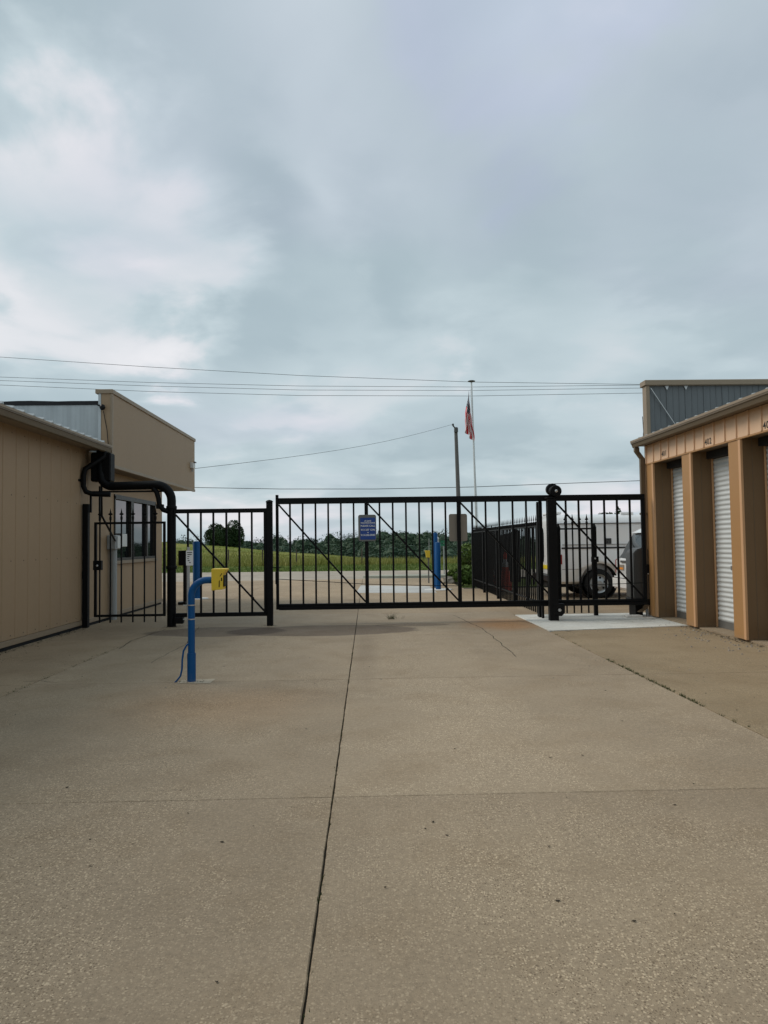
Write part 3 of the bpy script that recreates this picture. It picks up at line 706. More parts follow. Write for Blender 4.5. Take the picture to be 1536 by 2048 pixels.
# ------------------------------------------------------------------ right building
RX = 5.23; DX = RX+.355; HZ = 2.84; RYE = 13.46
rbld = thing('storage_building', 'tan metal storage building with white roll-up doors on the right', 'building', (RX, 10, 0))
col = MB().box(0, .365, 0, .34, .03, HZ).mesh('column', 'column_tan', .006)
ced = MB().box(-.006, .030, -.007, .055, .032, HZ).mesh('corner_flashing', 'column_edge', .003)
cjd = MB().box(.33, .357, -.016, -.001, .03, HZ).mesh('door_track', 'column_edge')
cjm = MB().box(.031, .329, -.0035, -.0005, .032, HZ).mesh('jamb_shade_panel', 'jamb_shade_brown')  # thin added sheet with the side's shade painted into its colour
cgr = MB().box(.16, .167, -.0055, .02, .05, HZ).mesh('seam', 'trim_brown')
yc = [13.09-1.553*i for i in range(0, 9)]
for y in yc:
    o = inst(col, 'column', rbld, (RX, y, 0)); inst(ced, 'corner_flashing', o, (RX, y, 0)); inst(cjd, 'door_track', o, (RX, y, 0)); inst(cjm, 'jamb_shade_panel', o, (RX, y, 0)); inst(cgr, 'seam', o, (RX, y, 0))
    for ob in o.children: ob.location = (0, 0, 0)
MB().box(RX+.05, DX+.2, -.5, RYE+.01, -.1, .028).build('threshold', 'concrete', rbld)
# roll-up doors made of curved slats
NS = 34; sh_ = (HZ-.12-.14)/NS
prof = []
for i in range(5):
    a = i/4; prof.append((.012*(1-math.sin(math.pi*a)), a*sh_*.70))
prof += [(.014, sh_*.74), (.014, sh_)]
dw = 1.553-.34
sl = MB(); L0 = [(px, 0, pz) for px, pz in prof]; L1 = [(px, dw, pz) for px, pz in prof]
sl.add(L0+L1, [(i, i+1, i+1+len(prof), i+len(prof)) for i in range(len(prof)-1)])
slm = sl.mesh('slat', 'door_white'); 
for y in yc:
    y0 = y-dw
    d = MB().box(DX+.0, DX+.03, y0+.01, y-.01, .03, .14).build('roll_up_door', 'door_bar', rbld)
    MB().box(DX+.06, DX+.075, y0, y, .03, HZ).build('door_backing', 'dark_inside', d)
    MB().box(DX-.012, DX+.004, y0+.50, y0+.72, .95, 1.02).build('latch', 'steel', d, .003)
    MB().box(DX-.016, DX+.004, y0+.58, y0+.66, .165, .185).build('pull_handle', 'trim_black', d, .003)
    for k in range(NS): inst(slm, 'slat', d, (DX+.003, y0, .14+k*sh_))
    MB().box(DX-.10, DX+.05, y0, y, HZ-.115, HZ+.0).build('door_hood', 'dark_inside', d)
# header
MB().box(RX+.03, DX+.1, -1.2, RYE, HZ+.002, 3.3).build('header_core', 'trim_brown', rbld)
hp = MB().box(-.004, .028, .012, .318, HZ+.01, 3.19).mesh('header_panel', 'header_tan', .003)
hr = MB().box(-.026, .028, -.014, .014, HZ+.01, 3.19).mesh('rib', 'header_tan', .006)
y = RYE-.10
MB().box(RX-.004, RX+.028, RYE-.10+.012, RYE, HZ+.01, 3.19).build('header_panel', 'header_tan', rbld)
while y > -1.0:
    inst(hr, 'rib', rbld, (RX, y, 0)); inst(hp, 'header_panel', rbld, (RX, y-.33, 0)); y -= .33
MB().box(RX-.012, RX+.029, -1.2, RYE, HZ-.012, HZ+.009).build('header_trim', 'column_tan', rbld)
for txt, px, py in (('401', 1336, 905), ('402', 1424, 881), ('403', 1537, 849)):
    q = PX(px, py, RX-.01); yy_ = RYE-.10-.33*round((RYE-.10-q.y-.165)/.33)-.165
    text('unit_number', txt, .13, 'lettering_dark', rbld, (RX-.0065, yy_+.03, q.z), (0, -1, 0), (0, 0, 1), 1.15, .002)
g0 = RX-.22
gp = [(g0+.13, -1.2, 3.20), (g0+.05, -1.2, 3.16), (g0+.02, -1.2, 3.175), (g0, -1.2, 3.235), (g0-.014, -1.2, 3.24), (g0-.014, -1.2, 3.295), (g0+.13, -1.2, 3.295)]
gu = MB().prism(gp, (0, RYE+.08+1.2, 0)).build('gutter', 'trim_brown', rbld)
MB().box(g0+.131, RX+.03, -1.2, RYE+.05, 3.192, 3.215).build('soffit', 'trim_brown', rbld)
MB().box(g0-.020, g0-.0145, -1.2, RYE+.08, 3.265, 3.30).build('gutter_lip', 'cap_tan', gu)
MB().prism([(g0+.02, -1.2, 3.302), (12, -1.2, 3.86), (12, -1.2, 3.88), (g0+.02, -1.2, 3.312)], (0, RYE-.14+1.2, 0)).build('roof', 'galvanized', rbld)
rb2 = MB().prism([(0, -.03, 0), (0, -.014, .014), (0, .014, .014), (0, .03, 0)], (6.5, 0, .54)).mesh('roof_rib', 'galvanized')
y = 13.2
while y > 0: inst(rb2, 'roof_rib', rbld, (g0+.015, y, 3.311)); y -= .33
MB().box(RX+.01, RX+.12, RYE+.001, RYE+.03, .03, 3.19).build('end_trim', 'column_tan', rbld)
MB().box(RX+.121, 12, RYE-.05, RYE+.02, .0, 3.28).build('end_wall', 'header_tan', rbld)
MB().box(11.9, 12, -1.2, RYE-.11, 0, 3.8).build('rear_wall', 'header_tan', rbld)
MB().box(DX+.2, 11.9, -1.2, -1.1, 0, 3.4).build('end_wall', 'header_tan', rbld)
# parapet seen from behind
PYR = 13.36
pl, ptop = PY(1289, 765, PYR).x, PY(1300, 762, PYR).z
x = pl+.075; pan = []
while x < 12:
    w = .352; z0 = 3.20
    MB().box(x, x+w-.022, PYR, PYR+.03, z0, ptop-.1).build('parapet_panel', 'parapet_grey', rbld)
    MB().prism([(x+w-.022, PYR+.03, z0), (x+w-.022, PYR-.012, z0), (x+w-.001, PYR-.012, z0), (x+w-.001, PYR+.03, z0)], (0, 0, ptop-.1-z0)).build('parapet_rib', 'parapet_grey', rbld)
    for k in (1, 2): MB().box(x+.11*k-.006, x+.11*k+.006, PYR-.006, PYR-.001, z0, ptop-.1).build('minor_rib', 'parapet_grey', rbld)
    x += w
MB().box(pl-.03, 12, PYR-.10, PYR+.16, ptop-.098, ptop).build('parapet_cap', 'cap_tan', rbld, .008)
MB().box(pl, pl+.07, PYR-.06, PYR+.12, 3.32, ptop-.099).build('parapet_edge', 'cap_tan', rbld, .005)
MB().box(pl+.071, 12, PYR+.032, PYR+.12, 3.3, ptop-.1).build('parapet_front', 'fascia_tan', rbld)
MB().bar(PY(1301, 776, PYR-.05), PY(1352, 852, PYR-.05), .022, .012).build('diagonal_brace', 'steel', rbld)
for px in (1334, 1372): 
    q = PY(px, 776, PYR-.03); MB().prism([(q.x-.04, PYR-.02, ptop-.1), (q.x+.04, PYR-.02, ptop-.1), (q.x, PYR-.02, ptop-.18)], (0, -.01, 0)).build('bracket', 'steel', rbld)
# downspout on corner
c = thing('corner_downspout', 'tan square downspout at the corner of the storage building', 'downspout', (RX-.06, RYE-.02, 0))
dx_, dy_ = RX-.06, RYE-.02
MB().loft([[(a+sx0*.045, b+sy0*.035, z) for sx0, sy0 in ((-1, -1), (1, -1), (1, 1), (-1, 1))] for a, b, z in ((g0+.06, dy_, 3.17), (g0+.06, dy_, 3.09), (dx_, dy_, 2.95), (dx_, dy_, .24), (dx_-.03, dy_-.02, .17), (dx_-.14, dy_-.05, .10))]).build('spout', 'trim_brown', c, .006)
MB().box(RX-.12, RX-.001, dy_-.045, dy_+.045, 1.9, 1.94).build('strap', 'trim_brown', c)
MB().box(dx_-.42, dx_-.12, dy_-.16, dy_+.03, .0125, .045).build('splash_block', 'concrete_new', c, .008)
MB().tube([PY(1285, 833, 13.5), PY(1287, 862, 13.5), PY(1286, 880, 13.5)], .006, 6).build('antenna_wire', 'keypad_black', c)

# ------------------------------------------------------------------ rear iron fence (along X=3.25) with spear pickets
sp2 = spear(1.70, .024, .036).mesh('picket', 'black_iron')
def fence(name, label, a, b, npan, h=1.76, post_h=1.70, skip_end=False, pick=.118, zr=1.66):
    a, b = Vector((*a, 0)), Vector((*b, 0)); d = (b-a); L = d.length; d.normalize()
    c = thing(name, label, 'fence', tuple(a), 'black spear-picket fences behind the sliding gate')
    rz = math.atan2(d.y, d.x)
    for z in (.28, zr): MB().bar(a+Vector((0, 0, z)), b+Vector((0, 0, z)), .03).build('rail', 'black_iron', c)
    n = int(L/pick)
    for i in range(1, n): inst(sp2, 'picket', c, a + d*(L*i/n) + Vector((0, 0, .06)), (0, 0, rz))
    for i in range(npan+1 - (1 if skip_end else 0)):
        p = a + d*(L*i/npan); MB().box(p.x-.034, p.x+.034, p.y-.034, p.y+.034, 0, post_h).lathe((p.x, p.y, post_h), [(.04, 0), (.03, .02), (.022, .05), (.005, .07)], 10).build('post', 'black_iron', c)
    return c
FXX = 3.24
fence('iron_fence', 'black spear-picket fence running back from the roller post', (FXX, 13.72), (FXX+.04, 22.6), 4, pick=.165, zr=1.72)
fence('iron_fence', 'far black spear-picket fence closing the yard behind the cones', (FXX+.06, 22.62), (7.6, 22.9), 2, zr=1.84)
c = fence('iron_fence', 'short black spear-picket fence under the silver van side, with latch post', (PY(1117, 1100, 13.75).x, 13.75), (PY(1189, 1100, 13.75).x, 13.75), 1, skip_end=False)
q = PY(1188, 1117, 13.75); MB().box(q.x-.07, q.x+.07, 13.68, 13.715, q.z-.07, q.z+.04).build('latch', 'black_iron', c, .008)
MB().lathe((q.x, 13.665, q.z), [(.01, 0), (.018, .01)], 10, 'Y').build('lock', 'steel', c)
c = thing('tall_gate_post', 'tall black square post just left of the roller post', 'post', (FXX-.01, 13.62, 0))
MB().box(FXX-.05, FXX+.045, 13.53, 13.62, 0, PY(1075, 1006, 13.6).z).build('post', 'black_iron', c, .004)
MB().box(FXX-.05, FXX+.045, 13.53, 13.62, PY(1075, 1006, 13.6).z+.0005, PY(1075, 1006, 13.6).z+.02).build('cap', 'black_iron', c, .008)
# wind screen
def screen(name, label, a, b, sag):
    a, b = Vector((*a, 0)), Vector((*b, 0)); m_ = MB(); nx, nz = 24, 8; d = b-a; nr = Vector((-d.y, d.x, 0)).normalized(); vs = []
    for i in range(nx+1):
        u = i/nx; top = 1.77 - sag*math.sin(math.pi*u)**2 - .02*abs(math.sin(u*19))
        for j in range(nz+1): vs.append(a + d*u + nr*(.02*math.sin(u*23+j)+.05) + Vector((0, 0, .16+(top-.16)*j/nz)))
    m_.add(vs, [(i*(nz+1)+j, (i+1)*(nz+1)+j, (i+1)*(nz+1)+j+1, i*(nz+1)+j+1) for i in range(nx) for j in range(nz)])
    o = m_.build(name, 'screen_mesh', None, 0, 60); sm = o.modifiers.new('thick', 'SOLIDIFY'); sm.thickness = .004
    tag(o, label, 'screen', 'black wind screens tied to the yard fence')
screen('wind_screen', 'black fabric screen with sagging top edge tied to the far yard fence', (4.72, 22.52), (3.4, 22.48), .13)
screen('wind_screen', 'black fabric screen along the side fence running back', (FXX+.10, 22.3), (FXX+.08, 19.5), .06)
# traffic cones
def cone(p, h, label):
    c = thing('traffic_cone', label, 'traffic cone', (p[0], p[1], 0), 'orange traffic cones inside the yard fence'); s_ = h/1.0
    MB().lathe((p[0], p[1], 0), [(.17*s_, .03), (.155*s_, .06), (.12*s_, h*.40)], 20).build('cone', 'cone_orange', c, 0, 40)
    MB().lathe((p[0], p[1], 0), [(.1195*s_, h*.4005), (.085*s_, h*.62)], 20).build('collar', 'cone_orange', c, 0, 40)
    MB().lathe((p[0], p[1], 0), [(.0845*s_, h*.6205), (.055*s_, h*.82)], 20).build('reflective_band', 'sign_white', c, 0, 40)
    MB().lathe((p[0], p[1], 0), [(.0545*s_, h*.8205), (.03*s_, h*.98), (.02*s_, h)], 20).build('tip', 'cone_orange', c, 0, 40)
    MB().box(p[0]-.2*s_, p[0]+.2*s_, p[1]-.2*s_, p[1]+.2*s_, .001, .032).build('base', 'trim_black', c, .01)
cone((3.95, 20.8), 1.12, 'tall orange traffic cone behind the black picket fence')
cone((3.66, 21.2), .72, 'shorter orange traffic cone left of the tall one')

# ------------------------------------------------------------------ keypad pedestal (front)
KX, KY = -1.885, 7.81
c = thing('keypad_pedestal', 'bright blue gooseneck pedestal with yellow keypad box on the driveway', 'keypad stand', (KX, KY, 0))
MB().tube([(KX, KY, 0.002), (KX, KY, .30)], .045, 18).build('sleeve', 'blue_paint', c, 0, 40)
zc = PY(425, 1160, KY).z; xe = PY(426, 1160, KY).x
MB().tube([(KX, KY, .30), (KX, KY, .6), (KX, KY, zc-.17)] + arc((KX+.165, KY, zc-.165), .165, math.pi, math.pi/2, 10, (1, 0, 0), (0, 0, 1)) + [(xe+.01, KY, zc)], .0365, 18).build('pipe', 'blue_paint', c, 0, 50)
bz0, bz1 = PY(440, 1180, KY).z, PY(440, 1137, KY).z; bx1 = PY(449, 1158, KY).x
P = [(xe, KY-.085, bz0), (bx1-.005, KY-.085, bz0+.01), (bx1, KY-.085, bz1-.055), (bx1+.035, KY-.085, bz1-.01), (bx1+.03, KY-.085, bz1), (xe, KY-.085, bz1)]
bx = MB().prism(P, (0, .17, 0)).build('keypad_box', 'yellow_box', c, .004)
MB().box(bx1+.0, bx1+.008, KY-.06, KY+.06, bz0+.04, bz1-.07).build('keypad', 'keypad_black', bx)
MB().prism([(bx1-.045, KY-.0862, bz0+.035), (bx1-.035, KY-.0862, bz0+.035), (bx1-.033, KY-.0862, bz0+.11), (bx1-.043, KY-.0862, bz0+.10)], (0, .0008, 0)).build('printed_mark', 'keypad_black', bx)
MB().prism([(bx1-.035, KY-.0864, bz0+.15), (bx1-.028, KY-.0864, bz0+.148), (bx1-.006, KY-.0864, bz0+.178), (bx1-.01, KY-.0864, bz0+.185)], (0, .0006, 0)).prism([(bx1-.022, KY-.0864, bz0+.10), (bx1-.008, KY-.0864, bz0+.10), (bx1-.008, KY-.0864, bz0+.135), (bx1-.02, KY-.0864, bz0+.135)], (0, .0006, 0)).build('printed_mark', 'keypad_black', bx)
for z in (PY(390, 1210, KY).z, PY(390, 1238, KY).z):
    MB().lathe((KX, KY, z), [(.0375, -.006), (.040, -.005), (.040, .005), (.0375, .006)], 18).bar((KX-.04, KY-.01, z), (KX-.085, KY-.01, z), .01).build('clamp', 'steel', c, 0, 40)
q = lambda a, b: PY(a, b, KY-.02)
MB().tube([q(379, 1286), q(373, 1291), q(367, 1302), q(364.5, 1320), q(364, 1338), q(361, 1352), q(354, 1361), q(348, 1367)], .0095, 10).build('flexible_conduit', 'blue_paint', c, 0, 60)
MB().add([(KX-.13, KY-.1, .003), (KX+.22, KY-.13, .003), (KX+.23, KY+.12, .003), (KX-.13, KY+.1, .003)], [(0, 1, 2, 3)]).build('grout_patch', 'concrete_new', c).color = (.62, .53, .42, 1)
px_ = PY(377, 1150, KY).x
c = thing('small_instruction_sign', 'small white sign with dark lines on thin grey pole clamped to pedestal', 'sign', (px_, KY, PY(377, 1249, KY).z))
MB().tube([(px_, KY, PY(377, 1249, KY).z), (px_, KY, PY(377, 1094, KY).z)], .014, 10).build('pole', 'grey_pvc', c, 0, 50)
q0, q1 = PY(373, 1131, KY), PY(387, 1101, KY)
plate((q0.x+q1.x)/2, (q0.z+q1.z)/2, q1.x-q0.x, q1.z-q0.z, KY-.02, KY-.0155, .006).build('plate', 'sign_white', c)
for i, (w, off) in enumerate(((.055, 0), (.045, 0), (.022, -.012), (.014, -.016), (.02, -.01), (.016, .004))):
    zc_ = q1.z-.020-i*.0215; xc_ = (q0.x+q1.x)/2+off
    MB().box(xc_-w/2, xc_+w/2, KY-.0212, KY-.0203, zc_-.0045, zc_+.0045).build('printed_line', 'lettering_dark', c)

# blue bollards beyond the gate
def bollard(p, r, h, label, base=.33):
    c = thing('blue_bollard', label, 'bollard', (p[0], p[1], 0), 'blue bollards beyond the gate')
    MB().lathe((p[0], p[1], .012), [(r, 0), (r, h-.03), (r*.85, h-.008), (r*.3, h)], 22).build('pipe', 'blue_paint', c, 0, 40)
    if base: MB().lathe((p[0], p[1], .0), [(base, .002), (base, .012), (base*.97, .018)], 22).build('concrete_base', 'concrete_new', c)
bollard((-4.58, 19.6), .108, PY(395, 1083, 19.6).z, 'wide blue bollard right behind the blue keypad pedestal', .30)
bollard((2.12, 21.9), .080, PY(878, 1085, 21.9).z, 'shorter blue bollard in front of the pair right of the drive', .42)
q = PY(870.5, 1066, 22.8); bollard((q.x, 22.8), .072, q.z, 'taller slimmer blue bollard at the back of the pair', 0)
q = G(370, 1209)
c = thing('exit_keypad', 'black keypad box on black post beyond the fixed fence panel', 'keypad stand', (q.x, q.y, 0))
Yq = q.y; a, b = PY(358, 1131, Yq), PY(374, 1101, Yq)
MB().box(a.x, b.x+.02, Yq-.08, Yq+.08, a.z, b.z).build('box', 'keypad_black', c, .015)
MB().box(PY(367, 1150, Yq).x, PY(373, 1150, Yq).x, Yq-.04, Yq+.04, .02, a.z+.01).build('post', 'keypad_black', c, .004)
MB().box(PY(358, 1150, Yq).x, PY(374, 1150, Yq).x, Yq-.12, Yq+.12, 0.001, .07).build('foot', 'keypad_black', c, .01)
# far keypad + street sign
Yk = 25.5; a, b = PY(851, 1115, Yk), PY(860, 1101, Yk)
c = thing('far_keypad', 'small yellow keypad on thin post left of the blue bollards', 'keypad stand', (b.x, Yk, 0))
P = [(a.x+.03, Yk-.08, a.z), (b.x, Yk-.08, a.z), (b.x, Yk-.08, b.z), (a.x-.03, Yk-.08, b.z), (a.x, Yk-.08, b.z-.06)]
MB().prism(P, (0, .16, 0)).build('box', 'yellow_box', c, .006)
MB().tube([(b.x-.06, Yk, 0), (b.x-.06, Yk, a.z)], .024, 8).build('post', 'wood_pole', c)
MB().tube([(b.x-.03, Yk, b.z), (b.x-.03, Yk, b.z+.42)], .012, 6).build('antenna', 'grey_pvc', c)
Yk = 30; a, b = PY(881, 1092, Yk), PY(889, 1081, Yk)
c = thing('street_name_sign', 'small green street sign on thin post right of the blue bollards', 'sign', (b.x, Yk, 0))
MB().box(a.x, b.x, Yk-.01, Yk+.01, a.z+.12, b.z).build('blade', 'street_green', c); MB().box(a.x, b.x, Yk-.012, Yk+.012, a.z, a.z+.10).build('blade', 'street_green', c)
MB().tube([(b.x-.03, Yk+.05, 0), (b.x-.03, Yk+.05, b.z)], .022, 8).build('post', 'grey_pvc', c)
q0, q1 = PY(876, 1086, 23.6), PY(876, 1074, 23.6)
c = thing('white_marker_pole', 'white marker pole end showing above the shorter blue bollard', 'marker', (q0.x, 23.6, 0))
MB().tube([(q0.x, 23.6, 0), (q0.x, 23.6, q1.z-.05)], .03, 10).build('pole', 'pole_white', c, 0, 40); MB().lathe((q0.x, 23.6, q1.z-.05), [(.03, 0), (.024, .03), (.006, .05)], 10).build('cap', 'pole_white', c, 0, 40)

# ------------------------------------------------------------------ vehicles
def wheel(parent, cx_, yo, cz, r, sgn=-1, w=.23):
    wh = MB().lathe((cx_, yo, cz), [(r*.64, 0), (r*.90, -sgn*-.0), (r*.98, .02), (r, .05), (r, w-.05), (r*.98, w-.02), (r*.64, w)], 36, 'Y', False).build('wheel', 'tyre', parent, 0, 35)
    rim = MB().lathe((cx_, yo, cz), [(r*.16, -.012), (r*.22, -.010), (r*.26, .004), (r*.52, .045), (r*.58, .02), (r*.645, .004), (r*.645, .10)], 36, 'Y').build('rim', 'rim_grey', wh, 0, 30)
    for k in range(6):
        a = 2*math.pi*k/6+.3; MB().lathe((cx_+r*.42*math.cos(a), yo+.012, cz+r*.42*math.sin(a)), [(r*.075, 0), (r*.075, .02)], 10, 'Y').build('vent_hole', 'tyre', wh)
    return wh
def boolean_cut(o, cyl):
    cut = cyl.build('cutter', 'tyre', None, 0, 60); md = o.modifiers.new('cut', 'BOOLEAN'); md.object = cut; md.operation = 'DIFFERENCE'; md.solver = 'EXACT'
    cut.location = -ORG[o.parent.name]*0
    bpy.context.view_layer.update()
    me = bpy.data.meshes.new_from_object(o.evaluated_get(bpy.context.evaluated_depsgraph_get()))
    o.modifiers.clear(); o.data = me; bpy.data.objects.remove(cut)
VX, VY = 4.69, 17.82
van = thing('cargo_van', 'tall silver cargo van parked sideways behind the sliding gate', 'van', (VX, VY, 0))
half = [(.10, .36), (.02, .42), (0, .60), (0, .95), (.012, 1.22), (.03, 1.30), (.06, 1.60), (.085, 1.86), (.14, 1.98), (.24, 2.05), (.50, 2.09), (1.0, 2.105)]
def vring(x, ztop, inset=0, zbot=.36):
    pts = []
    for y, z in half:
        zz = z if ztop >= 2.1 else min(z, 1.05 + (z-1.05)*(ztop-1.05)/(2.105-1.05)) if z > 1.05 else z
        pts.append((VX+x, VY+y+inset*(1-y), max(zz, zbot)))
    return pts + [(p[0], 2*(VY+1.0)-p[1], p[2]) for p in reversed(pts[:-1])]
body = MB().loft([vring(.0, 2.12, .05), vring(.02, 2.12, .015), vring(.08, 2.12), vring(1.0, 2.12), vring(2.5, 2.12), vring(3.7, 2.12), vring(4.0, 1.95), vring(4.7, 1.22, .01), vring(5.3, 1.12, .05), vring(5.55, 1.06, .16)]).build('body', 'van_silver', van, 0, 32)
for x0 in (1.02, 4.75):
    boolean_cut(body, MB().lathe((VX+x0, VY-.1, .40), [(.46, 0), (.46, .42)], 40, 'Y'))
    m_ = MB(); n = 40; vs = []; 
    for yy in (.012, .33):
        for k in range(n): vs.append((VX+x0+.457*math.cos(2*math.pi*k/n), VY+yy, .40+.457*math.sin(2*math.pi*k/n)))
    m_.add(vs, [(k, (k+1) % n, n+(k+1) % n, n+k) for k in range(n)] + [tuple(range(n, 2*n))]); m_.build('wheel_well', 'dark_inside', van)
    wheel(van, VX+x0, VY+.03, .36, .36); wheel(van, VX+x0, VY+1.74, .36, .36)
MB().box(VX+.1, VX+3.6, VY-.004, VY+.02, 1.225, 1.265).build('side_moulding', 'trim_black', van, .004)
MB().box(VX+.06, VX+3.8, VY+.055, VY+.085, 1.845, 1.86).build('drip_rail', 'operator_grey', van)
MB().box(VX+.12, VX+3.6, VY+.004, VY+.03, 1.325, 1.333).build('body_seam', 'operator_grey', van)
MB().box(VX+.1, VX+.55, VY-.006, VY+.03, .72, .728).build('body_seam', 'operator_grey', van)
vb = PY(1218, 1082, VY); MB().box(vb.x-.07, vb.x+.07, VY+.018, VY+.05, vb.z-.07, vb.z+.07).build('badge', 'operator_grey', van, .008)
MB().box(vb.x-.05, vb.x+.05, VY+.012, VY+.018, vb.z+.02, vb.z+.05).box(vb.x-.05, vb.x-.02, VY+.012, VY+.018, vb.z-.05, vb.z+.0).box(vb.x+.02, vb.x+.05, VY+.012, VY+.018, vb.z-.05, vb.z+.0).build('badge_bar', 'trim_black', van)
MB().box(VX-.03, VX+.13, VY-.02, VY+.10, .82, 1.12).build('tail_light', 'red_lens', van, .03, 40, 2)
MB().box(VX-.03, VX+.13, VY+1.9, VY+2.02, .82, 1.12).build('tail_light', 'red_lens', van, .03, 40, 2)
rd_ = MB().box(VX-.022, VX-.001, VY+.09, VY+1.0, .50, 1.96).build('rear_door', 'van_white', van, .006)
MB().box(VX-.022, VX-.001, VY+1.012, VY+1.91, .50, 1.96).build('rear_door', 'van_white', van, .006)
P = []
for k in range(20):
    a = 2*math.pi*k/20; P.append((VX-.026, VY+.55+.17*max(-1, min(1, 1.25*math.cos(a))), 1.32+.46*max(-1, min(1, 1.12*math.sin(a)))))
MB().prism(P, (.003, 0, 0)).build('rear_window', 'car_glass', rd_)
MB().prism([(p[0], p[1]+.9, p[2]) for p in P], (.003, 0, 0)).build('rear_window', 'car_glass', rd_)
MB().box(VX-.036, VX-.0225, VY+.10, VY+.55, 1.80, 1.95).build('marker_light', 'yellow_tape', rd_); MB().box(VX-.05, VX-.037, VY+.13, VY+.36, 1.81, 1.93).build('marker_light', 'amber', rd_)
MB().box(VX-.036, VX-.0225, VY+.05, VY+1.9, .70, .80).build('reflective_stripe', 'yellow_tape', rd_); MB().box(VX-.040, VX-.0365, VY+.3, VY+.7, .71, .79).build('reflective_stripe', 'amber', rd_)
MB().box(VX-.20, VX+.06, VY+.05, VY+1.95, .42, .58).build('bumper', 'trim_black', van, .02)
MB().box(VX-.1, VX+.5, VY+.7, VY+1.3, .25, .41).build('underbody', 'dark_inside', van, .02)
MB().box(VX-.02, VX+.25, VY+.5, VY+1.4, 2.10, 2.17).build('beacon_base', 'van_white', van, .02)
MB().box(VX+.04, VX+.16, VY+.6, VY+.75, 2.17, 2.27).build('beacon', 'trim_black', van, .02)
q0, q1 = PY(1233, 1032, VY+.6), PY(1258, 1028, VY+.6)
MB().box(q0.x, q1.x, VY+.3, VY+.36, q0.z+.02, q0.z+.08).box(q0.x, q0.x+.05, VY+.3, VY+.36, 2.03, q0.z+.02).box(q1.x-.05, q1.x, VY+.3, VY+.36, 2.03, q0.z+.02).build('roof_rack', 'van_white', van)
MB().box(VX+3.75, VX+4.3, VY-.004, VY+.03, 1.32, 1.75).build('side_window', 'car_glass', van, .01)
MB().box(VX+5.5, VX+5.62, VY+.05, VY+1.95, .42, .62).build('bumper', 'trim_black', van, .02)

CXX, CYY, CW = 5.69, 14.78, 1.84
suv = thing('minivan', 'white minivan rear with dark slanted back window beside building corner', 'car', (CXX, CYY, 0))
hs = [(.10, .30), (.02, .36), (.0, .55), (.0, .80), (.02, .98), (.06, 1.05), (.13, 1.35), (.19, 1.56), (.27, 1.645), (.42, 1.675), (.92, 1.69)]
def cring(x, ztop, ins=0, zb=.30):
    pts = []
    for y, z in hs:
        zz = z if z <= .98 else .98 + (z-.98)*(ztop-.98)/(1.69-.98)
        pts.append((CXX+x, CYY+y+ins*(1-y/.92), max(min(zz, max(ztop, .98)) if ztop < .98 else zz, zb)))
    return pts + [(p[0], 2*(CYY+CW/2)-p[1], p[2]) for p in reversed(pts[:-1])]
cb = MB().loft([cring(0, .99, .10, .36), cring(.03, 1.01, .04), cring(.10, 1.07, .01), cring(.22, 1.33), cring(.38, 1.60), cring(.55, 1.67), cring(1.2, 1.70), cring(2.6, 1.68), cring(3.1, 1.50), cring(3.75, 1.10), cring(4.4, 1.0, .05), cring(4.65, .985, .2)]).build('body', 'car_white', suv, 0, 35)
for x0 in (.85, 3.75):
    boolean_cut(cb, MB().lathe((CXX+x0, CYY-.1, .33), [(.38, 0), (.38, .38)], 36, 'Y'))
    wheel(suv, CXX+x0, CYY+.03, .315, .315, w=.2); wheel(suv, CXX+x0, CYY+CW-.23, .315, .315, w=.2)
def rear_patch(name, m, z0, z1, i0, i1, off, parent, ny=8, nz=6):
    # follows the sloping back between ring stations
    st = [(.00, .99), (.03, 1.01), (.10, 1.07), (.22, 1.33), (.38, 1.60), (.55, 1.67)]
    def xz(z):
        for (xa, za_), (xb, zb_) in zip(st[:-1], st[1:]):
            if z <= zb_: return xa + (xb-xa)*max(0, (z-za_))/(zb_-za_)
        return .55
    def yin(z):
        for (ya, za_), (yb, zb_) in zip(hs[:-1], hs[1:]):
            if z <= zb_: return ya + (yb-ya)*max(0, z-za_)/(zb_-za_)
        return .3
    vs = []
    for j in range(nz+1):
        z = z0+(z1-z0)*j/nz; e = i0+(i1-i0)*j/nz+.5*yin(z)
        for i in range(ny+1):
            u = i/ny; y = CYY+e+(CW-2*e)*u; bow = .03*(abs(2*u-1)**3); vs.append((CXX+xz(z)-off+bow, y, z))
    return MB().add(vs, [(j*(ny+1)+i, j*(ny+1)+i+1, (j+1)*(ny+1)+i+1, (j+1)*(ny+1)+i) for j in range(nz) for i in range(ny)]).build(name, m, parent, 0, 50)
rear_patch('rear_window', 'car_glass', 1.03, 1.58, .10, .12, .02, suv)
MB().prism([(CXX+.30, CYY+.25, 1.585), (CXX+.52, CYY+.25, 1.68), (CXX+.56, CYY+.25, 1.69), (CXX+.60, CYY+.25, 1.66)], (0, CW-.5, 0)).build('spoiler', 'car_white', suv, .01)
for s_ in (0, 1):
    y0 = CYY-.004 if s_ == 0 else CYY+CW-.09
    MB().box(CXX+.01, CXX+.12, y0, y0+.095, .66, 1.0).build('tail_light', 'red_lens', suv, .02, 40, 2)
MB().box(CXX-.09, CXX+.12, CYY+.05, CYY+CW-.05, .34, .62).build('bumper', 'car_white', suv, .04, 40, 3)
MB().box(CXX-.095, CXX-.088, CYY+.15, CYY+CW-.15, .585, .60).build('bumper_seam', 'trim_black', suv)
MB().box(CXX-.035, CXX+.0, CYY+.45, CYY+CW-.45, .93, .975).build('handle_bar', 'operator_grey', suv, .01)
MB().box(CXX-.014, CXX+.0, CYY+1.22, CYY+1.52, .76, .88).build('license_plate', 'sign_tan', suv, .004)
MB().box(CXX-.0155, CXX-.0142, CYY+1.26, CYY+1.48, .775, .82).build('plate_band', 'amber', suv)
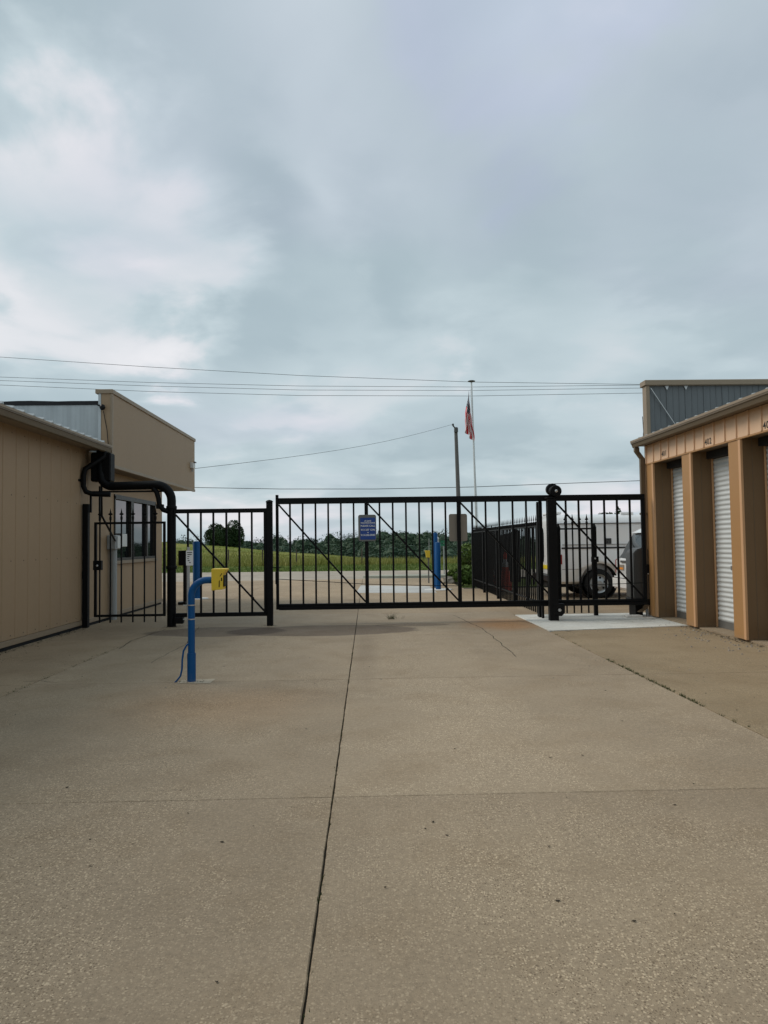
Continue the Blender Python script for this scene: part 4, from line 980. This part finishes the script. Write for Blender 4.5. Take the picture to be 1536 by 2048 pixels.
MB().bar((CXX+.02, CYY+.92, 1.05), (CXX+.16, CYY+.55, 1.22), .025).build('wiper', 'trim_black', suv)
for yy in (.30, CW-.34): MB().tube([(CXX+.7, CYY+yy, 1.70), (CXX+.8, CYY+yy, 1.745), (CXX+2.3, CYY+yy, 1.745), (CXX+2.4, CYY+yy, 1.70)], .016, 8).build('roof_rail', 'trim_black', suv)
MB().box(CXX+.9, CXX+2.3, CYY+.085, CYY+.11, 1.12, 1.48).build('side_window', 'car_glass', suv, .01)

# ------------------------------------------------------------------ flag and poles
FY = 28.0
b0, b1 = PY(957, 1160, FY), PY(943, 765, FY); b0 = Vector((b0.x, FY, -.02))
c = thing('flag_pole', 'tall thin white flag pole with flat dark finial', 'flag pole', tuple(b0))
MB().tube([b0, b0.lerp(b1, .5), b1], [.055, .042, .028], 12).build('pole', 'pole_white', c, 0, 50)
MB().lathe(b1, [(.02, 0), (.05, .01), (.13, .035), (.15, .05), (.12, .07), (.03, .08)], 16).build('finial', 'operator_grey', c, 0, 40)
MB().tube([b0+Vector((.07, -.06, 1.2)), b1+Vector((-.06, -.06, -.25))], .006, 6).build('halyard', 'pole_white', c)
top = PY(937, 781, FY-.08)
nu, nv = 40, 26; vs = []; uvs = []
for i in range(nu+1):
    for j in range(nv+1):
        u, v = i/nu, j/nv
        sp_ = .10+.90*min(1, u*1.5)**1.1
        z = top.z - .80*v*(1-.30*u) - 1.55*u + .12*v*u
        xx = top.x + .03 + (-.22+.32*v)*sp_ + .045*math.sin(v*13+u*2.0)*sp_ + .02*math.sin(u*9)
        yy = FY-.1 + .11*math.cos(v*13+u*2.5)*sp_ + .03*math.sin(u*7+v*4)
        vs.append((xx, yy, z)); uvs.append((u, v))
fc = [(i*(nv+1)+j, (i+1)*(nv+1)+j, (i+1)*(nv+1)+j+1, i*(nv+1)+j+1) for i in range(nu) for j in range(nv)]
fo = MB().add(vs, fc).build('flag', 'flag_cloth', None, 0, 60)
ul = fo.data.uv_layers.new(name='UVMap')
for lp in fo.data.loops: ul.data[lp.index].uv = uvs[lp.vertex_index]
fo.modifiers.new('thick', 'SOLIDIFY').thickness = .003
tag(fo, 'limp red and white striped flag with dark blue corner hanging on pole', 'flag')
UY = 39.0
t0, t1 = PY(922, 1130, UY), PY(911.5, 855, UY); t0 = Vector((t0.x, UY, -.1))
c = thing('utility_pole', 'weathered grey utility pole behind the gate, left of the flag', 'utility pole', tuple(t0))
MB().tube([t0, t0.lerp(t1, .5), t1], [.135, .115, .09], 14).build('pole', 'wood_pole', c, 0, 50)
MB().bar(t1+Vector((.0, -.1, -.10)), t1+Vector((-.16, -.1, .08)), .06).build('bracket', 'operator_grey', c)
MB().lathe(t1+Vector((-.16, -.1, .08)), [(.03, 0), (.065, .02), (.04, .06), (.065, .09), (.02, .12)], 12).build('insulator', 'trim_black', c, 0, 40)
MB().lathe(t1+Vector((.0, -.12, -.30)), [(.05, 0), (.11, .03), (.11, .26), (.05, .30)], 14).build('hardware', 'operator_grey', c, 0, 40)
# overhead lines
def wire_(label, pts, Y, r=.018):
    P = [PY(x, y, Y) for x, y in pts]; a, b = P[0], P[-1]
    P = [a+(a-P[1])*3] + P + [b+(b-P[-2])*3]
    o = MB().tube(P, r, 6).build('power_line', 'wire', None, 0, 60); tag(o, label, 'power line', 'overhead power lines')
wire_('uppermost thin power line crossing the sky', [(-60, 710), (0, 714), (300, 734), (600, 751), (943, 764), (1290, 769), (1500, 770)], 55, .016)
wire_('second power line from the top crossing the sky', [(-60, 751), (0, 754), (300, 765), (600, 772), (943, 774), (1290, 770), (1500, 766)], 52, .014)
wire_('third power line from the top crossing the sky', [(-60, 758), (0, 761), (300, 772), (600, 780), (943, 781), (1290, 776), (1500, 772)], 52, .014)
wire_('lowest of the four power lines crossing high in the sky', [(-60, 766), (0, 770), (300, 783), (600, 791), (943, 792), (1290, 786), (1500, 781)], 50, .014)
wire_('low telephone line sagging just above the gate', [(300, 972), (390, 975), (560, 978), (750, 978), (943, 974), (1150, 966), (1290, 961), (1400, 956)], 45, .020)
i0 = t1+Vector((-.16, -.1, .16)); e = PY(390, 937, 20.5)
P = [i0.lerp(e, k/10)+Vector((0, 0, -.25*math.sin(math.pi*k/10))) for k in range(11)]
tag(MB().tube(P, .007, 6).build('power_line', 'wire', None, 0, 60), 'service line from the utility pole to the office fascia', 'power line', 'overhead power lines')

# ------------------------------------------------------------------ vegetation
def leaf_quad(vs, fs, p, s, rg):
    a = Vector((rg.gauss(0, 1), rg.gauss(0, 1), rg.gauss(0, 1))).normalized(); b = a.cross(Vector((rg.gauss(0, 1), rg.gauss(0, 1), rg.gauss(0, 1)))).normalized()
    o = len(vs); vs += [p-a*s, p+b*s*.6, p+a*s, p-b*s*.6]; fs.append((o, o+1, o+2, o+3))
def crown(vs, fs, c, rx, rz, n, s, rg, lobes=9):
    L = []
    for k in range(lobes):
        d = Vector((rg.gauss(0, 1), rg.gauss(0, 1), rg.gauss(0, .8))).normalized()
        L.append((Vector((d.x*rx*.6, d.y*rx*.6, d.z*rz*.55)), rg.uniform(.38, .62)))
    for i in range(n):
        q, k = L[i % lobes]; d = Vector((rg.gauss(0, 1), rg.gauss(0, 1), rg.gauss(0, 1))).normalized()*rg.uniform(.55, 1.0)**.5
        p = c + q + Vector((d.x*rx*k, d.y*rx*k, d.z*rz*k)); leaf_quad(vs, fs, p, s*rg.uniform(.6, 1.4), rg)
def cores(vs, fs, c, rx, rz, rg, n=5, sc=.52):
    for k in range(n):
        d = Vector((rg.gauss(0, 1), rg.gauss(0, 1), rg.gauss(0, .6))).normalized()*.42
        q = c + Vector((d.x*rx, d.y*rx, d.z*rz)); o = len(vs); nu_, nv_ = 8, 5; r = sc*rg.uniform(.75, 1.05)
        for j in range(1, nv_):
            th = math.pi*j/nv_
            for i in range(nu_):
                a = 2*math.pi*i/nu_+j*.4; w = r*rg.uniform(.70, 1.15)
                vs.append(q+Vector((math.sin(th)*math.cos(a)*rx*w, math.sin(th)*math.sin(a)*rx*w, math.cos(th)*rz*w)))
        vs += [q+Vector((0, 0, rz*r)), q-Vector((0, 0, rz*r))]; t_ = o+(nv_-1)*nu_
        for j in range(nv_-2):
            for i in range(nu_): fs.append((o+j*nu_+i, o+(j+1)*nu_+i, o+(j+1)*nu_+(i+1) % nu_, o+j*nu_+(i+1) % nu_))
        for i in range(nu_): fs.append((t_, o+i, o+(i+1) % nu_)); fs.append((t_+1, o+(nv_-2)*nu_+(i+1) % nu_, o+(nv_-2)*nu_+i))
def tree(label, base, h, rx, n, s, seed, m='tree_leaf', group=None, trunk=.3, low=.2, name='tree'):
    rg = random.Random(seed); base = Vector(base); c = thing(name, label, 'tree' if name == 'tree' else 'bush', tuple(base), group)
    tm = MB(); zc_ = base.z + h*(low+1)/2; rz = h*(1-low)/2*1.15
    tm.tube([base, base+Vector((.1, 0, h*.3)), base+Vector((0, .1, h*.75))], [trunk, trunk*.75, trunk*.3], 8)
    for k in range(6):
        a = 2*math.pi*k/6+rg.random(); st = base+Vector((.05, 0, h*rg.uniform(.25, .5)))
        tm.tube([st, st+Vector((math.cos(a)*rx*.3, math.sin(a)*rx*.3, h*.15)), st+Vector((math.cos(a)*rx*.65, math.sin(a)*rx*.65, h*.28))], [trunk*.4, trunk*.28, trunk*.1], 6)
    tm.build('trunk', 'bark', c, 0, 60)
    b = MB(); vs, fs = [], []; crown(vs, fs, Vector((base.x, base.y, zc_)), rx, rz, n, s, rg)
    if h > 3: cores(vs, fs, Vector((base.x, base.y, zc_)), rx*.9, rz*.9, rg, 6, .5)
    b.v, b.f = vs, fs
    b.build('crown', m, c)
X_ = PY(436, 1080, 152).x; zb_ = height(X_, 150)
tree('round dark tree standing alone on the field crest', (X_, 152, height(X_, 152)), 4.3, 2.5, 6500, .17, 5, 'tree_leaf', None, .2, -.12)
X2 = PY(457, 1080, 152).x
tree('broad dark tree beside the round one on the field crest', (X2, 154, height(X2, 154)), 5.0, 2.9, 8500, .17, 8, 'tree_leaf', None, .2, -.12)
for px, hh, lab in ((1213, 5.6, 'distant tree top showing over the silver van roof'), (1233, 5.5, 'smaller distant tree top above the van roof rack')):
    q = PY(px, 1040, 85); tree(lab, (q.x, 85, height(q.x, 85)), 4.6-height(q.x, 85)+(.9 if px < 1220 else .5), 1.3 if px < 1220 else .8, 1500, .16, px, 'tree_leaf', None, .12, .2)
q = G(937, 1163)
for k, (dx, dy, h, r) in enumerate(((0.15, 2.0, 1.5, .75), (1.15, 2.5, 1.25, .7), (-.35, 1.2, .7, .5))):
    tree(['tall leafy green bush just left of the far fence post', 'rounded leafy bush behind the far picket fence', 'low leafy bush at the paving edge near the fence'][k], (q.x+dx, q.y-2.2+dy, -.08), h, r, 2600, .055, 40+k, 'bush_leaf', 'bushes by the far fence', .03, .02, 'bush')
q = G(905, 1167)
b = MB().lathe((q.x, q.y+.1, -.05), [(.30, 0), (.34, .12), (.27, .24), (.1, .29)], 9)
rg = random.Random(4)
for v in b.v: v += Vector((rg.uniform(-.05, .05), rg.uniform(-.05, .05), rg.uniform(-.03, .03)))
tag(b.build('boulder', 'rock'), 'grey boulder on the ground right of the blue bollards', 'rock')
# far wood: one mass
rg = random.Random(12); vs, fs = [], []
def wood(x, y, h, r, n):
    z = height(x, y); cores(vs, fs, Vector((x, y, z+h*.52)), r*.98, h*.46, rg); crown(vs, fs, Vector((x, y, z+h*.55)), r, h*.5, n, .38, rg, 6)
for i in range(1000):
    y = 245+rg.random()**1.3*175; x = rg.uniform(-.42, .55)*y*1.0
    h = rg.uniform(9.5, 13.5); wood(x, y, h, h*rg.uniform(.36, .5), 320)
for i in range(40):
    x = rg.uniform(40, 75); y = rg.uniform(60, 200); h = rg.uniform(6, 9); wood(x+y*.25, y, h, h*.45, 160)
b = MB(); b.v, b.f = vs, fs
tag(b.build('far_wood', 'forest_leaf'), 'dark green wooded ridge beyond the field', 'trees', None, 'stuff')
# grass
def blades(name, label, m, n, xr, yr, h, seed, mask=None, w=.012):
    rg = random.Random(seed); vs, fs = [], []
    while len(fs) < n:
        y = yr[0]+(yr[1]-yr[0])*rg.random()**1.6; x = rg.uniform(*xr)*(y/47 if yr[0] > 40 else 1)
        if mask and not mask(x, y): continue
        z = height(x, y)-.02; hh = h*rg.uniform(.5, 1.3)*(1-.75*max(0, (y-52)/98)**.6 if y > 52 else 1); a = rg.random()*6.28; dx, dy = math.cos(a)*w*(y/30), math.sin(a)*w*(y/30)
        lx, ly = rg.gauss(0, .25)*hh, rg.gauss(0, .25)*hh; o = len(vs)
        vs += [(x-dx, y-dy, z), (x+dx, y+dy, z), (x+lx, y+ly, z+hh)]; fs.append((o, o+1, o+2))
    b = MB(); b.v, b.f = [Vector(v) for v in vs], fs
    tag(b.build(name, m), label, 'grass', None, 'stuff')
blades('field_grass', 'tall yellow-green field grass beyond the road', 'tall_grass', 60000, (-32, 22), (47, 150), .5, 1, None, .016)
blades('verge_grass', 'mown green grass strip between road and field', 'short_grass', 30000, (-32, 24), (37.6, 47), .12, 2, None, .02)
blades('yard_grass', 'short grass around the bushes by the far fence', 'short_grass', 9000, (2.9, 14), (23.0, 29.0), .12, 3, None, .008)
for i, (px, label) in enumerate(((457, 'field fence post left of the lone trees gap'), (525, 'field fence post just left of the gate post'), (593, 'field fence post right of the closing gate post'), (724, 'field fence post below the blue sign'))):
    q = PY(px, 1131, 48.5); h0 = height(q.x, 48.5)
    o = MB().tube([(q.x, 48.5, h0-.1), (q.x, 48.5, h0+1.1)], [.045, .04], 8).build('field_post', 'post_wood'); tag(o, ['thin wooden field post seen right of the yellow keypad', 'thin wooden field post just left of the black gate post', 'thin wooden field post seen through the first gate bay', 'thin wooden field post seen under the blue sign'][i], 'fence post', 'wooden posts along the field edge')
# splash dirt and leaf bits along the wall bases
rg = random.Random(77); vs, fs = [], []
def bits(x0, x1, y0, y1, n, smin, smax):
    for i in range(n):
        x, y = rg.uniform(x0, x1), rg.uniform(y0, y1); s_ = rg.uniform(smin, smax); o = len(vs); a0 = rg.random()*6.28
        vs.extend([Vector((x+math.cos(a0+k*1.257)*s_*rg.uniform(.5, 1.3), y+math.sin(a0+k*1.257)*s_*rg.uniform(.4, 1), .003+rg.random()*.008)) for k in range(5)]); fs.append(tuple(range(o, o+5)))
bits(WX+.02, WX+.16, 8.5, 13.0, 260, .006, .018); bits(WX+.02, WX+.5, 9, 13, 60, .004, .012)
bits(RX-.12, RX+.05, 9.5, 13.0, 200, .006, .02); bits(RX+.03, RX+.3, 9.5, 13.0, 120, .006, .02)
bits(KX-.12, KX+.16, KY-.12, KY+.12, 40, .003, .008); bits(FPX1-.1, FPX1+.2, FPY-.15, FPY+.1, 30, .004, .01); bits(PXX-.15, PXX+.2, PYY-.2, PYY+.1, 40, .004, .012)
b = MB(); b.v, b.f = vs, fs; tag(b.build('base_debris', 'crack_dirt'), 'dark dirt and leaf bits gathered along walls and posts', 'litter', None, 'stuff')
# weeds in joints and litter
rg = random.Random(21); vs, fs = [], []
def tuft(x, y, n, h, sp):
    for k in range(n):
        px, py = x+rg.gauss(0, sp), y+rg.gauss(0, sp); a = rg.random()*6.28; w = rg.uniform(.003, .007); hh = h*rg.uniform(.4, 1.2)
        o = len(vs); vs.extend([Vector((px-math.cos(a)*w, py-math.sin(a)*w, -.02)), Vector((px+math.cos(a)*w, py+math.sin(a)*w, -.02)), Vector((px+rg.gauss(0, .5)*hh, py+rg.gauss(0, .5)*hh, hh))]); fs.append((o, o+1, o+2))
for i in range(105):
    y = 6.2+rg.random()*2.6 if i < 75 else rg.uniform(5.0, 11.3); tuft(JR+rg.gauss(0, .006), y, 7, .022, .010)
for i in range(50): tuft(J0+rg.gauss(0, .004), rg.uniform(1.8, 11), 4, .010, .005)
for i in range(60): tuft(JL+rg.gauss(0, .02), rg.uniform(7.2, 10.5), 5, .014, .01)
for i in range(40): tuft(RX+.02+rg.uniform(-.1, .1), rg.uniform(9.6, 12.8), 4, .02, .03)
q = G(783, 1238); tuft(q.x, q.y, 40, .14, .03); tuft(q.x+.05, q.y+.05, 20, .08, .08)
b = MB(); b.v, b.f = vs, fs; tag(b.build('joint_weeds', 'weed_leaf'), 'small dry weeds growing in the concrete joints', 'weeds', None, 'stuff')
rg = random.Random(33); vs, fs = [], []; vs2, fs2 = [], []
for i in range(300):
    x, y = rg.uniform(-4.6, 5.0), 1.6+rg.random()**1.4*11
    s_ = rg.uniform(.003, .012); o = len(vs); a0 = rg.random()*6.28
    pts = [Vector((x+math.cos(a0+k*1.257)*s_*rg.uniform(.5, 1.3), y+math.sin(a0+k*1.257)*s_*rg.uniform(.4, 1), .002+rg.random()*.005)) for k in range(5)]
    vs += pts; fs.append(tuple(range(o, o+5)))
for i in range(260):
    y = rg.uniform(7, 13); x = RX-abs(rg.gauss(0, .35)) if i < 180 else rg.uniform(-4.5, 5)
    s_ = rg.uniform(.006, .02) if i < 180 else rg.uniform(.004, .010); o = len(vs2)
    vs2 += [Vector((x+s_*rg.uniform(.6, 1.2)*dx, y+s_*rg.uniform(.6, 1.2)*dy, dz*s_)) for dx, dy, dz in ((-1, -1, 0), (1, -1, 0), (1, 1, 0), (-1, 1, 0), (0, 0, 1.1))]
    fs2 += [(o, o+1, o+4), (o+1, o+2, o+4), (o+2, o+3, o+4), (o+3, o, o+4)]
b = MB(); b.v, b.f = vs, fs; tag(b.build('leaf_litter', 'crack_dirt'), 'dark specks of leaf litter scattered over the concrete', 'litter', None, 'stuff')
b = MB(); b.v, b.f = vs2, fs2; tag(b.build('gravel_bits', 'sign_tan'), 'pale stone chips lying on the concrete by the doors', 'gravel', None, 'stuff')
